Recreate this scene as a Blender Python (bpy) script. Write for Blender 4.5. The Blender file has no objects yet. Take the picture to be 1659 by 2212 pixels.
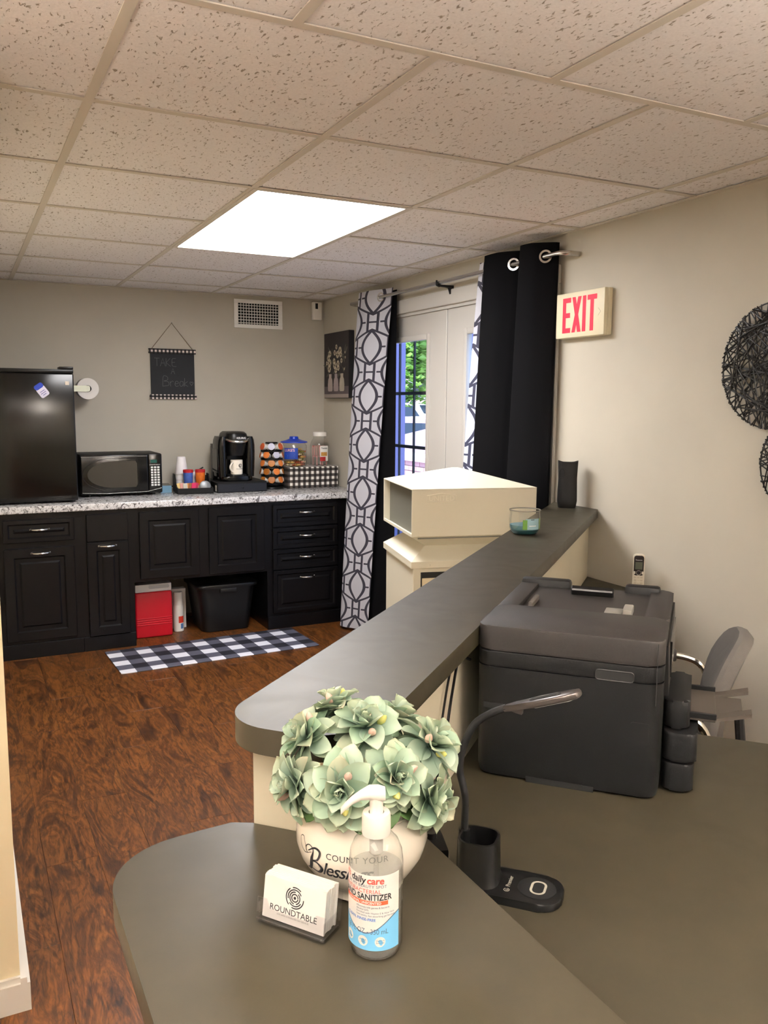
import bpy, bmesh, math, random
from mathutils import Vector, Matrix
random.seed(11)
scene = bpy.context.scene
D = bpy.data
COL = scene.collection
PI = math.pi

# ------------------------------------------------------------------ camera, world, exposure
FPX = 1812.34
RIGHT = Vector((0.89309, -0.44983, 0.00639))
DOWN = Vector((-0.05177, -0.11687, -0.9918))
FWD = Vector((0.44689, 0.88543, -0.12767))
CAM = Vector((-2.490, 0.0, 1.514))
cam_data = D.cameras.new('camera')
cam = D.objects.new('camera', cam_data)
COL.objects.link(cam)
cam_data.sensor_fit = 'VERTICAL'
cam_data.sensor_height = 24.0
cam_data.lens = FPX / 2212.0 * 24.0
cam_data.clip_start = 0.02
m3 = Matrix((RIGHT, -DOWN, -FWD)).transposed()
cam.matrix_world = Matrix.Translation(CAM) @ m3.to_4x4()
scene.camera = cam

world = D.worlds.new('World')
scene.world = world
world.use_nodes = True
wn = world.node_tree.nodes
bg = wn['Background']
bg.inputs['Color'].default_value = (0.50, 0.68, 1.0, 1)
bg.inputs['Strength'].default_value = 3.0

sun_d = D.lights.new('sun', 'SUN')
sun_d.energy = 5.0
sun_d.angle = 0.01
sun_d.color = (1.0, 0.95, 0.86)
sun = D.objects.new('sun', sun_d)
COL.objects.link(sun)
sun.rotation_euler = (math.radians(45), 0, math.radians(-51))

vs = scene.view_settings
vs.view_transform = 'Standard'
vs.look = 'None'
vs.exposure = 0.85
vs.gamma = 1.0
vs.use_curve_mapping = False

LIGHT_NEAR = 3.0      # warm troffers out of view; the desk-side one is added fill
LAMP_UP = 1850.0        # unseen uplights; the right-hand one is added to fill the ceiling
LIGHT_FAR = 15.0       # troffer over the kitchen, neutral

def PX(u, v, ax, val):
    """point where the photo pixel's line of sight meets a plane x/y/z = val"""
    k = RIGHT * ((u - 829.5) / FPX) + DOWN * ((v - 1106) / FPX) + FWD
    return CAM + k * ((val - CAM[ax]) / k[ax])

CS, SS = 0.7360, 0.6770
ANG = math.atan2(SS, CS)
def SN(s, n):
    return (s * CS - n * SS, s * SS + n * CS)

H = 2.28
YB = 5.964

# ------------------------------------------------------------------ node helpers
def lin(c):
    def f(x):
        x /= 255.0
        return x / 12.92 if x <= 0.04045 else ((x + 0.055) / 1.055) ** 2.4
    return (f(c[0]), f(c[1]), f(c[2]), 1.0)

class NX:
    """tiny expression wrapper over Math nodes"""
    def __init__(self, nt, sock): self.nt, self.s = nt, sock
    def _op(self, op, *a):
        n = self.nt.nodes.new('ShaderNodeMath'); n.operation = op
        for i, x in enumerate((self,) + a):
            if isinstance(x, NX): self.nt.links.new(x.s, n.inputs[i])
            else: n.inputs[i].default_value = x
        return NX(self.nt, n.outputs[0])
    def __add__(self, o): return self._op('ADD', o)
    def __sub__(self, o): return self._op('SUBTRACT', o)
    def __mul__(self, o): return self._op('MULTIPLY', o)
    def lt(self, o): return self._op('LESS_THAN', o)
    def gt(self, o): return self._op('GREATER_THAN', o)
    def abs(self): return self._op('ABSOLUTE')
    def cos(self): return self._op('COSINE')
    def frac(self): return self._op('FRACT')
    def mn(self, o): return self._op('MINIMUM', o)
    def mx(self, o): return self._op('MAXIMUM', o)
    def div(self, o): return self._op('DIVIDE', o)

MATS = {}
def newmat(name):
    m = D.materials.new(name); m.use_nodes = True
    nt = m.node_tree
    b = nt.nodes['Principled BSDF']
    MATS[name] = m
    return m, nt, b

def mat(name, col, rough=0.5, metal=0.0, spec=0.5, var=0.0, vscale=30.0, bump=0.0, bscale=200.0, emit=None, estr=0.0, coat=0.0, trans=0.0, ior=1.45, sheen=0.0, alpha=1.0):
    if name in MATS: return MATS[name]
    m, nt, b = newmat(name)
    c = lin(col)
    b.inputs['Base Color'].default_value = c
    b.inputs['Roughness'].default_value = rough
    b.inputs['Metallic'].default_value = metal
    b.inputs['Specular IOR Level'].default_value = spec
    b.inputs['Coat Weight'].default_value = coat
    b.inputs['Transmission Weight'].default_value = trans
    b.inputs['IOR'].default_value = ior
    b.inputs['Sheen Weight'].default_value = sheen
    b.inputs['Alpha'].default_value = alpha
    if emit:
        b.inputs['Emission Color'].default_value = lin(emit); b.inputs['Emission Strength'].default_value = estr
    tc = nt.nodes.new('ShaderNodeTexCoord')
    if var > 0:
        nz = nt.nodes.new('ShaderNodeTexNoise'); nz.inputs['Scale'].default_value = vscale; nz.inputs['Detail'].default_value = 4
        nt.links.new(tc.outputs['Object'], nz.inputs['Vector'])
        mx = nt.nodes.new('ShaderNodeMix'); mx.data_type = 'RGBA'
        mx.inputs[6].default_value = tuple(x * (1 - var) for x in c[:3]) + (1,)
        mx.inputs[7].default_value = tuple(min(1, x * (1 + var)) for x in c[:3]) + (1,)
        nt.links.new(nz.outputs['Fac'], mx.inputs[0]); nt.links.new(mx.outputs[2], b.inputs['Base Color'])
    if bump > 0:
        nz = nt.nodes.new('ShaderNodeTexNoise'); nz.inputs['Scale'].default_value = bscale; nz.inputs['Detail'].default_value = 3
        nt.links.new(tc.outputs['Object'], nz.inputs['Vector'])
        bp = nt.nodes.new('ShaderNodeBump'); bp.inputs['Strength'].default_value = bump; bp.inputs['Distance'].default_value = 0.002
        nt.links.new(nz.outputs['Fac'], bp.inputs['Height']); nt.links.new(bp.outputs[0], b.inputs['Normal'])
    return m

def ramp(nt, fac, stops):
    r = nt.nodes.new('ShaderNodeValToRGB')
    el = r.color_ramp.elements
    while len(el) < len(stops): el.new(0.5)
    for e, (p, c) in zip(el, stops):
        e.position = p; e.color = lin(c) if max(c) > 1 else tuple(c) + (1,)
    nt.links.new(fac, r.inputs[0])
    return r.outputs[0]

def mapping(nt, scale=(1, 1, 1), coord='Object', rnd=0.0):
    tc = nt.nodes.new('ShaderNodeTexCoord')
    mp = nt.nodes.new('ShaderNodeMapping'); mp.inputs['Scale'].default_value = scale
    nt.links.new(tc.outputs[coord], mp.inputs['Vector'])
    if rnd:
        oi = nt.nodes.new('ShaderNodeObjectInfo')
        ml = nt.nodes.new('ShaderNodeMath'); ml.operation = 'MULTIPLY'; ml.inputs[1].default_value = rnd
        nt.links.new(oi.outputs['Random'], ml.inputs[0])
        cb = nt.nodes.new('ShaderNodeCombineXYZ')
        for i in range(3): nt.links.new(ml.outputs[0], cb.inputs[i])
        nt.links.new(cb.outputs[0], mp.inputs['Location'])
    return mp.outputs[0]

def noise(nt, vec, scale, detail=4, dist=0.0, rough=0.55):
    n = nt.nodes.new('ShaderNodeTexNoise')
    n.inputs['Scale'].default_value = scale; n.inputs['Detail'].default_value = detail
    n.inputs['Distortion'].default_value = dist; n.inputs['Roughness'].default_value = rough
    nt.links.new(vec, n.inputs['Vector'])
    return n.outputs['Fac']

def addbump(nt, b, h, strength=0.3, dist=0.002):
    bp = nt.nodes.new('ShaderNodeBump'); bp.inputs['Strength'].default_value = strength; bp.inputs['Distance'].default_value = dist
    nt.links.new(h, bp.inputs['Height']); nt.links.new(bp.outputs[0], b.inputs['Normal'])

def mixc(nt, fac, a, c):
    mx = nt.nodes.new('ShaderNodeMix'); mx.data_type = 'RGBA'
    for i, x in ((0, fac), (6, a), (7, c)):
        if isinstance(x, (tuple, list)): mx.inputs[i].default_value = lin(x)
        elif isinstance(x, float): mx.inputs[i].default_value = x
        else: nt.links.new(x, mx.inputs[i])
    return mx.outputs[2]

# ------------------------------------------------------------------ materials
def m_wood():
    m, nt, b = newmat('plank_wood')
    v = mapping(nt, (1.0, 0.24, 1.0), rnd=40.0)
    n1 = noise(nt, v, 7.5, 6, 2.2, 0.62)
    c1 = ramp(nt, n1, [(0.28, (46, 23, 9)), (0.42, (90, 50, 18)), (0.50, (132, 79, 31)), (0.58, (92, 51, 19)), (0.66, (142, 88, 37)), (0.78, (76, 41, 16))])
    v2 = mapping(nt, (1.0, 0.16, 1.0), rnd=17.0)
    n2 = noise(nt, v2, 60.0, 4, 1.6, 0.6)
    c2 = ramp(nt, n2, [(0.34, (50, 50, 50)), (0.50, (205, 205, 205)), (0.70, (255, 255, 255))])
    mx = nt.nodes.new('ShaderNodeMix'); mx.data_type = 'RGBA'; mx.blend_type = 'MULTIPLY'; mx.inputs[0].default_value = 0.72
    nt.links.new(c1, mx.inputs[6]); nt.links.new(c2, mx.inputs[7])
    nt.links.new(mx.outputs[2], b.inputs['Base Color'])
    b.inputs['Roughness'].default_value = 0.42
    addbump(nt, b, n2, 0.25, 0.002)
    return m
def m_tile():
    m, nt, b = newmat('fissured_tile')
    v = mapping(nt, (1.0, 0.42, 1.0), rnd=30.0)
    n1 = noise(nt, v, 125.0, 2, 0.6, 0.5)
    f = ramp(nt, n1, [(0.30, (0.0, 0, 0)), (0.38, (1, 1, 1))])
    vv = mapping(nt, (1, 1, 1), rnd=11.0)
    n2 = noise(nt, vv, 160.0, 3)
    base = ramp(nt, n2, [(0.3, (238, 235, 236)), (0.7, (248, 245, 246))])
    nt.links.new(mixc(nt, f, (168, 158, 148), base), b.inputs['Base Color'])
    b.inputs['Roughness'].default_value = 0.95
    b.inputs['Specular IOR Level'].default_value = 0.1
    ad = NX(nt, f) + NX(nt, n2) * 0.25
    addbump(nt, b, ad.s, 0.6, 0.003)
    return m
def m_granite():
    m, nt, b = newmat('speckled_laminate')
    v = mapping(nt, (1, 1, 1))
    n1 = noise(nt, v, 26.0, 6, 1.8, 0.65)
    c1 = ramp(nt, n1, [(0.33, (38, 36, 40)), (0.41, (120, 116, 116)), (0.47, (206, 204, 204)), (0.58, (226, 225, 226)), (0.68, (150, 146, 146))])
    n2 = noise(nt, v, 90.0, 3, 0.5)
    c2 = ramp(nt, n2, [(0.34, (90, 88, 88)), (0.46, (255, 255, 255))])
    mx = nt.nodes.new('ShaderNodeMix'); mx.data_type = 'RGBA'; mx.blend_type = 'MULTIPLY'; mx.inputs[0].default_value = 0.8
    nt.links.new(c1, mx.inputs[6]); nt.links.new(c2, mx.inputs[7])
    nt.links.new(mx.outputs[2], b.inputs['Base Color'])
    b.inputs['Roughness'].default_value = 0.16
    return m
def m_gingham(name, px, py, pz, dark=(16, 16, 26), mid=(92, 92, 104), light=(225, 225, 232), duty=0.5, rough=0.8):
    """two crossed sets of stripes; a period of 0 switches that axis off"""
    m, nt, b = newmat(name)
    tc = nt.nodes.new('ShaderNodeTexCoord'); sp = nt.nodes.new('ShaderNodeSeparateXYZ')
    nt.links.new(tc.outputs['Object'], sp.inputs[0])
    tot = None
    for i, p in enumerate((px, py, pz)):
        if not p: continue
        q = (NX(nt, sp.outputs[i]) * (1.0 / p) + 50.0).frac().lt(duty)
        tot = q if tot is None else tot + q
    c = ramp(nt, (tot * 0.5).s, [(0.0, light), (0.3, mid), (0.75, dark)])
    nt.nodes[-1].color_ramp.interpolation = 'CONSTANT'
    nt.links.new(c, b.inputs['Base Color'])
    b.inputs['Roughness'].default_value = rough
    return m
def m_trellis():
    m, nt, b = newmat('trellis_fabric')
    tc = nt.nodes.new('ShaderNodeTexCoord'); sp = nt.nodes.new('ShaderNodeSeparateXYZ')
    nt.links.new(tc.outputs['UV'], sp.inputs[0])
    u0 = NX(nt, sp.outputs[0]) * (1 / 0.34) + 50.0
    v0 = NX(nt, sp.outputs[1]) * (1 / 0.312) + 50.0
    def cell(u, v):
        u = ((u + 0.5).frac() - 0.5).abs()
        v = ((v + 0.5).frac() - 0.5).abs()
        w = 0.036
        lens = (u - (v * (PI / 0.66)).cos() * 0.21).abs().lt(w).s
        lens = NX(nt, lens)._op('MULTIPLY', v.lt(0.345))
        diag = (v - (u * -0.40 + 0.35)).abs().lt(0.022)._op('MULTIPLY', u.lt(0.28))
        hv = (u - 0.105).abs().lt(w * 0.8)._op('MULTIPLY', v.gt(0.31))
        hb = v.gt(0.483)._op('MULTIPLY', u.lt(0.11))
        tick = v.lt(0.017)._op('MULTIPLY', u.gt(0.19))._op('MULTIPLY', u.lt(0.34))
        return lens.mx(diag).mx(hv).mx(hb).mx(tick)
    a = cell(u0, v0).mx(cell(u0 + 0.5, v0 + 0.5))
    c = mixc(nt, a.s, (226, 226, 236), (72, 70, 84))
    nt.links.new(c, b.inputs['Base Color'])
    b.inputs['Roughness'].default_value = 0.75
    tr = nt.nodes.new('ShaderNodeBsdfTranslucent'); nt.links.new(c, tr.inputs['Color'])
    ms = nt.nodes.new('ShaderNodeMixShader'); ms.inputs[0].default_value = 0.35
    out = nt.nodes['Material Output']
    nt.links.new(b.outputs[0], ms.inputs[1]); nt.links.new(tr.outputs[0], ms.inputs[2]); nt.links.new(ms.outputs[0], out.inputs[0])
    return m
def m_pane(name, tint=(1, 1, 1), gloss=0.08, rough=0.0, haze=0.0):
    m, nt, b = newmat(name)
    nt.nodes.remove(b)
    out = nt.nodes['Material Output']
    t = nt.nodes.new('ShaderNodeBsdfTransparent'); t.inputs[0].default_value = tint + (1,)
    g = nt.nodes.new('ShaderNodeBsdfGlossy'); g.inputs['Roughness'].default_value = rough
    lw = nt.nodes.new('ShaderNodeLayerWeight'); lw.inputs[0].default_value = 0.5
    ms = nt.nodes.new('ShaderNodeMixShader')
    nt.links.new((NX(nt, lw.outputs['Facing'])._op('POWER', 5.0) * (1 - gloss) + gloss).s, ms.inputs[0])
    src = t.outputs[0]
    if haze:
        df = nt.nodes.new('ShaderNodeBsdfDiffuse'); df.inputs[0].default_value = (0.8, 0.8, 0.78, 1)
        mh = nt.nodes.new('ShaderNodeMixShader'); mh.inputs[0].default_value = haze
        nt.links.new(src, mh.inputs[1]); nt.links.new(df.outputs[0], mh.inputs[2]); src = mh.outputs[0]
    nt.links.new(src, ms.inputs[1]); nt.links.new(g.outputs[0], ms.inputs[2]); nt.links.new(ms.outputs[0], out.inputs[0])
    return m
def m_wall(name, col):
    m, nt, b = newmat(name)
    v = mapping(nt, (1, 1, 1))
    n = noise(nt, v, 3.0, 3)
    c = lin(col)
    a = tuple(x * 0.96 for x in c[:3]); d = tuple(min(1, x * 1.03) for x in c[:3])
    nt.links.new(ramp(nt, n, [(0.3, a), (0.7, d)]), b.inputs['Base Color'])
    b.inputs['Roughness'].default_value = 0.62
    b.inputs['Specular IOR Level'].default_value = 0.3
    addbump(nt, b, noise(nt, v, 140.0, 2), 0.12, 0.001)
    return m
def m_laminate():
    m, nt, b = newmat('brown_laminate')
    v = mapping(nt, (1, 1, 1))
    n = noise(nt, v, 14.0, 5)
    nt.links.new(ramp(nt, n, [(0.3, (47, 43, 32)), (0.7, (53, 48, 36))]), b.inputs['Base Color'])
    n2 = noise(nt, v, 9.0, 4, 1.0)
    nt.links.new(ramp(nt, n2, [(0.35, (0.42, 0.42, 0.42)), (0.65, (0.46, 0.46, 0.46))]), b.inputs['Roughness'])
    b.inputs['Specular IOR Level'].default_value = 0.4
    addbump(nt, b, noise(nt, v, 900.0, 2), 0.10, 0.0005)
    return m
def m_petal():
    m, nt, b = newmat('sage_petal')
    tc = nt.nodes.new('ShaderNodeTexCoord'); sp = nt.nodes.new('ShaderNodeSeparateXYZ')
    nt.links.new(tc.outputs['UV'], sp.inputs[0])
    oi = nt.nodes.new('ShaderNodeObjectInfo')
    c = ramp(nt, sp.outputs[1], [(0.0, (80, 110, 98)), (0.35, (150, 172, 156)), (0.8, (188, 203, 184)), (1.0, (212, 220, 200))])
    t = ramp(nt, oi.outputs['Random'], [(0.0, (214, 232, 214)), (0.4, (255, 255, 252)), (0.85, (246, 244, 226)), (1.0, (250, 226, 214))])
    mx = nt.nodes.new('ShaderNodeMix'); mx.data_type = 'RGBA'; mx.blend_type = 'MULTIPLY'; mx.inputs[0].default_value = 0.9
    nt.links.new(c, mx.inputs[6]); nt.links.new(t, mx.inputs[7])
    nt.links.new(mx.outputs[2], b.inputs['Base Color'])
    b.inputs['Roughness'].default_value = 0.65
    tr = nt.nodes.new('ShaderNodeBsdfTranslucent'); nt.links.new(mx.outputs[2], tr.inputs['Color'])
    ms = nt.nodes.new('ShaderNodeMixShader'); ms.inputs[0].default_value = 0.2
    out = nt.nodes['Material Output']
    nt.links.new(b.outputs[0], ms.inputs[1]); nt.links.new(tr.outputs[0], ms.inputs[2]); nt.links.new(ms.outputs[0], out.inputs[0])
    return m
WOOD = m_wood(); TILE = m_tile(); GRAN = m_granite(); TREL = m_trellis(); LAM = m_laminate(); PETAL = m_petal()
WALL = m_wall('wall_paint', (190, 184, 171))
HALF = m_wall('half_wall_paint', (210, 201, 178))
GINGHAM_MAT = m_gingham('buffalo_check', 0.174, 0.174, 0, dark=(24, 24, 36), mid=(84, 84, 98), light=(222, 222, 230))
GINGHAM_BOX = m_gingham('gingham_print', 0.0405, 0, 0.0405, dark=(22, 18, 18), mid=(84, 76, 72), light=(236, 232, 226))
GINGHAM_BAR = m_gingham('gingham_bar', 0.027, 0, 0.027, dark=(16, 14, 16), mid=(60, 56, 58), light=(222, 210, 204))
PANE = m_pane('window_glass', (0.96, 0.97, 1.0), 0.05)
ACRYL = m_pane('clear_acrylic', (0.975, 0.975, 0.985), 0.07, 0.02)
JARPL = m_pane('clear_jar_plastic', (0.97, 0.97, 0.97), 0.05, 0.05)
GLASSJ = m_pane('candle_glass', (0.93, 0.95, 0.95), 0.10, 0.0)
BOTPL = m_pane('clear_bottle_plastic', (0.975, 0.98, 0.975), 0.06, 0.03)
GRIDW = mat('grid_white', (214, 207, 196), 0.6)
WHITE = mat('white_paint', (242, 240, 236), 0.4)
DOORW = mat('door_paint', (190, 186, 180), 0.35)
TRIMW = mat('trim_paint', (232, 228, 220), 0.4)
CAB = mat('black_cabinet_paint', (11, 10, 12), 0.34, spec=0.3, bump=0.12, bscale=60)
CHROME = mat('chrome', (225, 222, 215), 0.12, 1.0)
NICKEL = mat('brushed_nickel', (200, 198, 194), 0.25, 1.0)
BLKPL = mat('black_plastic', (13, 13, 14), 0.32, spec=0.4)
BLKMT = mat('matte_black_plastic', (20, 20, 21), 0.55, spec=0.3, bump=0.15, bscale=700)
BLKGL = mat('glossy_black', (8, 8, 9), 0.16)
BLKFAB = mat('black_fabric', (9, 9, 12), 0.95, spec=0.15, var=0.2, vscale=300)
CREAMM = mat('cream_enamel', (214, 208, 190), 0.32)
CREAMD = mat('cream_enamel_panel', (222, 208, 178), 0.38)
DARKIN = mat('dark_interior', (22, 22, 22), 0.8)
PAPERW = mat('white_paper', (236, 232, 226), 0.8)
WHTPL = mat('white_plastic', (238, 234, 226), 0.3)
EXITW = mat('exit_housing', (228, 219, 190), 0.45)
EXITR = mat('exit_red', (232, 20, 50), 0.5, emit=(255, 15, 50), estr=0.55)
INK = mat('black_ink', (20, 19, 22), 0.7)
CHALK = mat('chalk', (108, 108, 110), 0.9)
SLATE = mat('chalkboard', (44, 46, 50), 0.85, var=0.12, vscale=12)
REDPL = mat('red_plastic', (190, 22, 38), 0.35)
BLUEPL = mat('blue_plastic', (24, 62, 190), 0.3)
CERAM = mat('white_ceramic', (238, 230, 216), 0.12, coat=0.6)
LENS = mat('light_diffuser', (255, 255, 255), 0.5, emit=(252, 250, 250), estr=LIGHT_FAR)
LENSW = mat('warm_light_diffuser', (255, 255, 255), 0.5, emit=(255, 245, 229), estr=LIGHT_NEAR)

# ------------------------------------------------------------------ geometry helpers
class G:
    def __init__(self): self.bm = bmesh.new()
    def _xf(self, vs, M):
        if M is not None: bmesh.ops.transform(self.bm, matrix=M, verts=vs)
    def box(self, x0, x1, y0, y1, z0, z1, bev=0.0, seg=2, M=None):
        P = [(x0, y0, z0), (x1, y0, z0), (x1, y1, z0), (x0, y1, z0), (x0, y0, z1), (x1, y0, z1), (x1, y1, z1), (x0, y1, z1)]
        v = [self.bm.verts.new(p) for p in P]
        for f in ((0, 3, 2, 1), (4, 5, 6, 7), (0, 1, 5, 4), (1, 2, 6, 5), (2, 3, 7, 6), (3, 0, 4, 7)):
            self.bm.faces.new([v[i] for i in f])
        if bev > 0: v = self._bev(v, bev, seg)
        self._xf(v, M)
        return self
    def _bev(self, v, off, seg):
        es = list({e for x in v for e in x.link_edges})
        r = bmesh.ops.bevel(self.bm, geom=es, offset=off, segments=seg, profile=0.5, affect='EDGES', clamp_overlap=True)
        vs = set(r['verts'])
        for x in v:
            if x.is_valid: vs.add(x)
        return list(vs)
    def prism(self, pts, z0, z1, bev=0.0, seg=2, M=None):
        a = sum(pts[i][0] * pts[(i + 1) % len(pts)][1] - pts[(i + 1) % len(pts)][0] * pts[i][1] for i in range(len(pts)))
        if a < 0: pts = pts[::-1]
        lo = [self.bm.verts.new((x, y, z0)) for x, y in pts]
        hi = [self.bm.verts.new((x, y, z1)) for x, y in pts]
        n = len(pts)
        fb = self.bm.faces.new(lo[::-1]); ft = self.bm.faces.new(hi)
        for i in range(n): self.bm.faces.new((lo[i], lo[(i + 1) % n], hi[(i + 1) % n], hi[i]))
        v = lo + hi
        if bev > 0:
            es = list(ft.edges) + list(fb.edges)
            r = bmesh.ops.bevel(self.bm, geom=es, offset=bev, segments=seg, profile=0.5, affect='EDGES', clamp_overlap=True)
            s = set(r['verts']); s.update(x for x in v if x.is_valid); v = list(s)
        self._xf(v, M)
        return self
    def loft(self, rings, close=True, cap=True, M=None):
        R = [[self.bm.verts.new(p) for p in r] for r in rings]
        n = len(R[0])
        for a, b in zip(R, R[1:]):
            for i in range(n if close else n - 1):
                j = (i + 1) % n
                self.bm.faces.new((a[i], a[j], b[j], b[i]))
        if cap and close:
            self.bm.faces.new(R[0][::-1]); self.bm.faces.new(R[-1])
        v = [x for r in R for x in r]
        self._xf(v, M)
        return self
    def lathe(self, prof, n=32, c=(0, 0), cap=True, M=None, a0=0.0, a1=None):
        rings = []
        full = a1 is None
        N = n if full else n + 1
        for r, z in prof:
            rings.append([(c[0] + max(r, 1e-4) * math.cos(a0 + (2 * PI if full else a1 - a0) * i / n), c[1] + max(r, 1e-4) * math.sin(a0 + (2 * PI if full else a1 - a0) * i / n), z) for i in range(N)])
        return self.loft(rings, close=full, cap=cap and full, M=M)
    def cyl(self, x, y, z0, z1, r, r1=None, n=24, bev=0.0, M=None):
        r1 = r if r1 is None else r1
        if bev: prof = [(r - bev, z0), (r, z0 + bev), (r1, z1 - bev), (r1 - bev, z1)]
        else: prof = [(r, z0), (r1, z1)]
        return self.lathe(prof, n, (x, y), M=M)
    def tube(self, path, r, n=8, closed=False, M=None):
        P = [Vector(p) for p in path]
        rad = r if isinstance(r, (list, tuple)) else [r] * len(P)
        rings = []
        up = None
        for i, p in enumerate(P):
            if closed: t = P[(i + 1) % len(P)] - P[i - 1]
            else: t = P[min(i + 1, len(P) - 1)] - P[max(i - 1, 0)]
            t.normalize()
            if up is None:
                up = Vector((0, 0, 1)) if abs(t.z) < 0.9 else Vector((1, 0, 0))
            a = t.cross(up)
            if a.length < 1e-6: a = t.orthogonal()
            a.normalize(); b = a.cross(t).normalized(); up = b
            rings.append([tuple(p + (a * math.cos(2 * PI * k / n) + b * math.sin(2 * PI * k / n)) * rad[i]) for k in range(n)])
        if closed: rings.append(rings[0]); return self.loft(rings, cap=False, M=M)
        return self.loft(rings, M=M)
    def quad(self, pts):
        self.bm.faces.new([self.bm.verts.new(p) for p in pts]); return self
    def grid(self, fn, nu, nv, uv=None):
        """fn(i/nu, j/nv) -> point; optional uv function"""
        V = [[self.bm.verts.new(fn(i / nu, j / nv)) for i in range(nu + 1)] for j in range(nv + 1)]
        lay = self.bm.loops.layers.uv.verify() if uv else None
        for j in range(nv):
            for i in range(nu):
                f = self.bm.faces.new((V[j][i], V[j][i + 1], V[j + 1][i + 1], V[j + 1][i]))
                if lay:
                    for l, (a, c) in zip(f.loops, ((i, j), (i + 1, j), (i + 1, j + 1), (i, j + 1))):
                        l[lay].uv = uv(a / nu, c / nv)
        return self
    def mesh(self, name, smooth=35, recalc=True):
        if recalc: bmesh.ops.recalc_face_normals(self.bm, faces=self.bm.faces[:])
        me = D.meshes.new(name)
        self.bm.to_mesh(me); self.bm.free()
        if smooth:
            for p in me.polygons: p.use_smooth = True
            me.set_sharp_from_angle(angle=math.radians(smooth))
        return me

def link(name, me, mt, parent=None):
    o = D.objects.new(name, me)
    COL.objects.link(o)
    if me is not None and mt is not None and not me.materials: me.materials.append(mt)
    if parent is not None: o.parent = parent
    return o
def part(name, g, mt, parent=None, smooth=35, loc=None, rot=None, label=None):
    o = link(name, g.mesh(name, smooth), mt, parent)
    if loc is not None: o.location = loc
    if rot is not None: o.rotation_euler = rot
    if label: o['label'] = label
    return o
def tag(o, label, cat, group=None):
    o['label'] = label; o['category'] = cat
    if group: o['group'] = group
    return o
def thing(name, label, cat, loc=(0, 0, 0), rotz=0.0, group=None, rot=None):
    o = D.objects.new(name, None); COL.objects.link(o)
    o.location = loc; o.rotation_euler = rot if rot else (0, 0, rotz)
    o.empty_display_size = 0.05
    return tag(o, label, cat, group)
def solo(name, g, mt, label, cat, loc=(0, 0, 0), rotz=0.0, group=None, smooth=35, rot=None):
    o = part(name, g, mt, None, smooth)
    o.location = loc; o.rotation_euler = rot if rot else (0, 0, rotz)
    return tag(o, label, cat, group)
def struct(name, g, mt, smooth=0):
    o = part(name, g, mt, None, smooth); o['kind'] = 'structure'; return o
def share(name, me, parent, loc=(0, 0, 0), rot=(0, 0, 0), scale=(1, 1, 1)):
    o = D.objects.new(name, me); COL.objects.link(o); o.parent = parent
    o.location = loc; o.rotation_euler = rot; o.scale = scale
    return o
def copy_tree(o, parent=None):
    c = o.copy(); COL.objects.link(c); c.parent = parent
    for ch in list(o.children): copy_tree(ch, c)
    return c

def rrect(x0, x1, y0, y1, r, seg=6):
    out = []
    for cx, cy, a in ((x1 - r, y0 + r, -PI / 2), (x1 - r, y1 - r, 0), (x0 + r, y1 - r, PI / 2), (x0 + r, y0 + r, PI)):
        for i in range(seg + 1):
            t = a + PI / 2 * i / seg
            out.append((cx + r * math.cos(t), cy + r * math.sin(t)))
    return out
def arc(cx, cy, r, a0, a1, n):
    return [(cx + r * math.cos(a0 + (a1 - a0) * i / n), cy + r * math.sin(a0 + (a1 - a0) * i / n)) for i in range(n + 1)]
def spline(pts, k=8):
    """Catmull-Rom through the points"""
    P = [Vector(p) for p in pts]
    Q = [P[0] * 2 - P[1]] + P + [P[-1] * 2 - P[-2]]
    out = []
    for i in range(1, len(Q) - 2):
        a, b, c, d = Q[i - 1], Q[i], Q[i + 1], Q[i + 2]
        for j in range(k):
            t = j / k
            out.append(0.5 * ((2 * b) + (c - a) * t + (2 * a - 5 * b + 4 * c - d) * t * t + (3 * b - a - 3 * c + d) * t ** 3))
    out.append(P[-1])
    return [tuple(p) for p in out]

def text_mesh(body, size, align='CENTER', shear=0.0, sx=1.0, bold=0.0, space=1.0, depth=0.0):
    c = D.curves.new('t', 'FONT')
    c.body = body; c.size = size; c.align_x = align; c.align_y = 'CENTER'
    c.shear = shear; c.offset = bold; c.space_character = space; c.resolution_u = 3; c.extrude = depth
    o = D.objects.new('t', c); COL.objects.link(o)
    bpy.context.view_layer.update()
    dg = bpy.context.evaluated_depsgraph_get()
    me = D.meshes.new_from_object(o.evaluated_get(dg))
    D.objects.remove(o); D.curves.remove(c)
    if sx != 1.0:
        for v in me.vertices: v.co.x *= sx
    return me
def lettering(body, size, mt, parent, M, warp=None, name='lettering', **k):
    """flat print: text lies in its own XY plane, M puts it on the face; warp(x, y) bends it"""
    me = text_mesh(body, size, **k)
    for v in me.vertices:
        v.co = warp(v.co.x, v.co.y) if warp else M @ v.co
    me.name = name
    me.materials.clear(); me.materials.append(mt)
    return link(name, me, mt, parent)
FRONT = Matrix(((1, 0, 0, 0), (0, 0, -1, 0), (0, 1, 0, 0), (0, 0, 0, 1)))   # text XY -> XZ plane facing -y
def at(x, y, z, M=FRONT): return Matrix.Translation((x, y, z)) @ M
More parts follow.
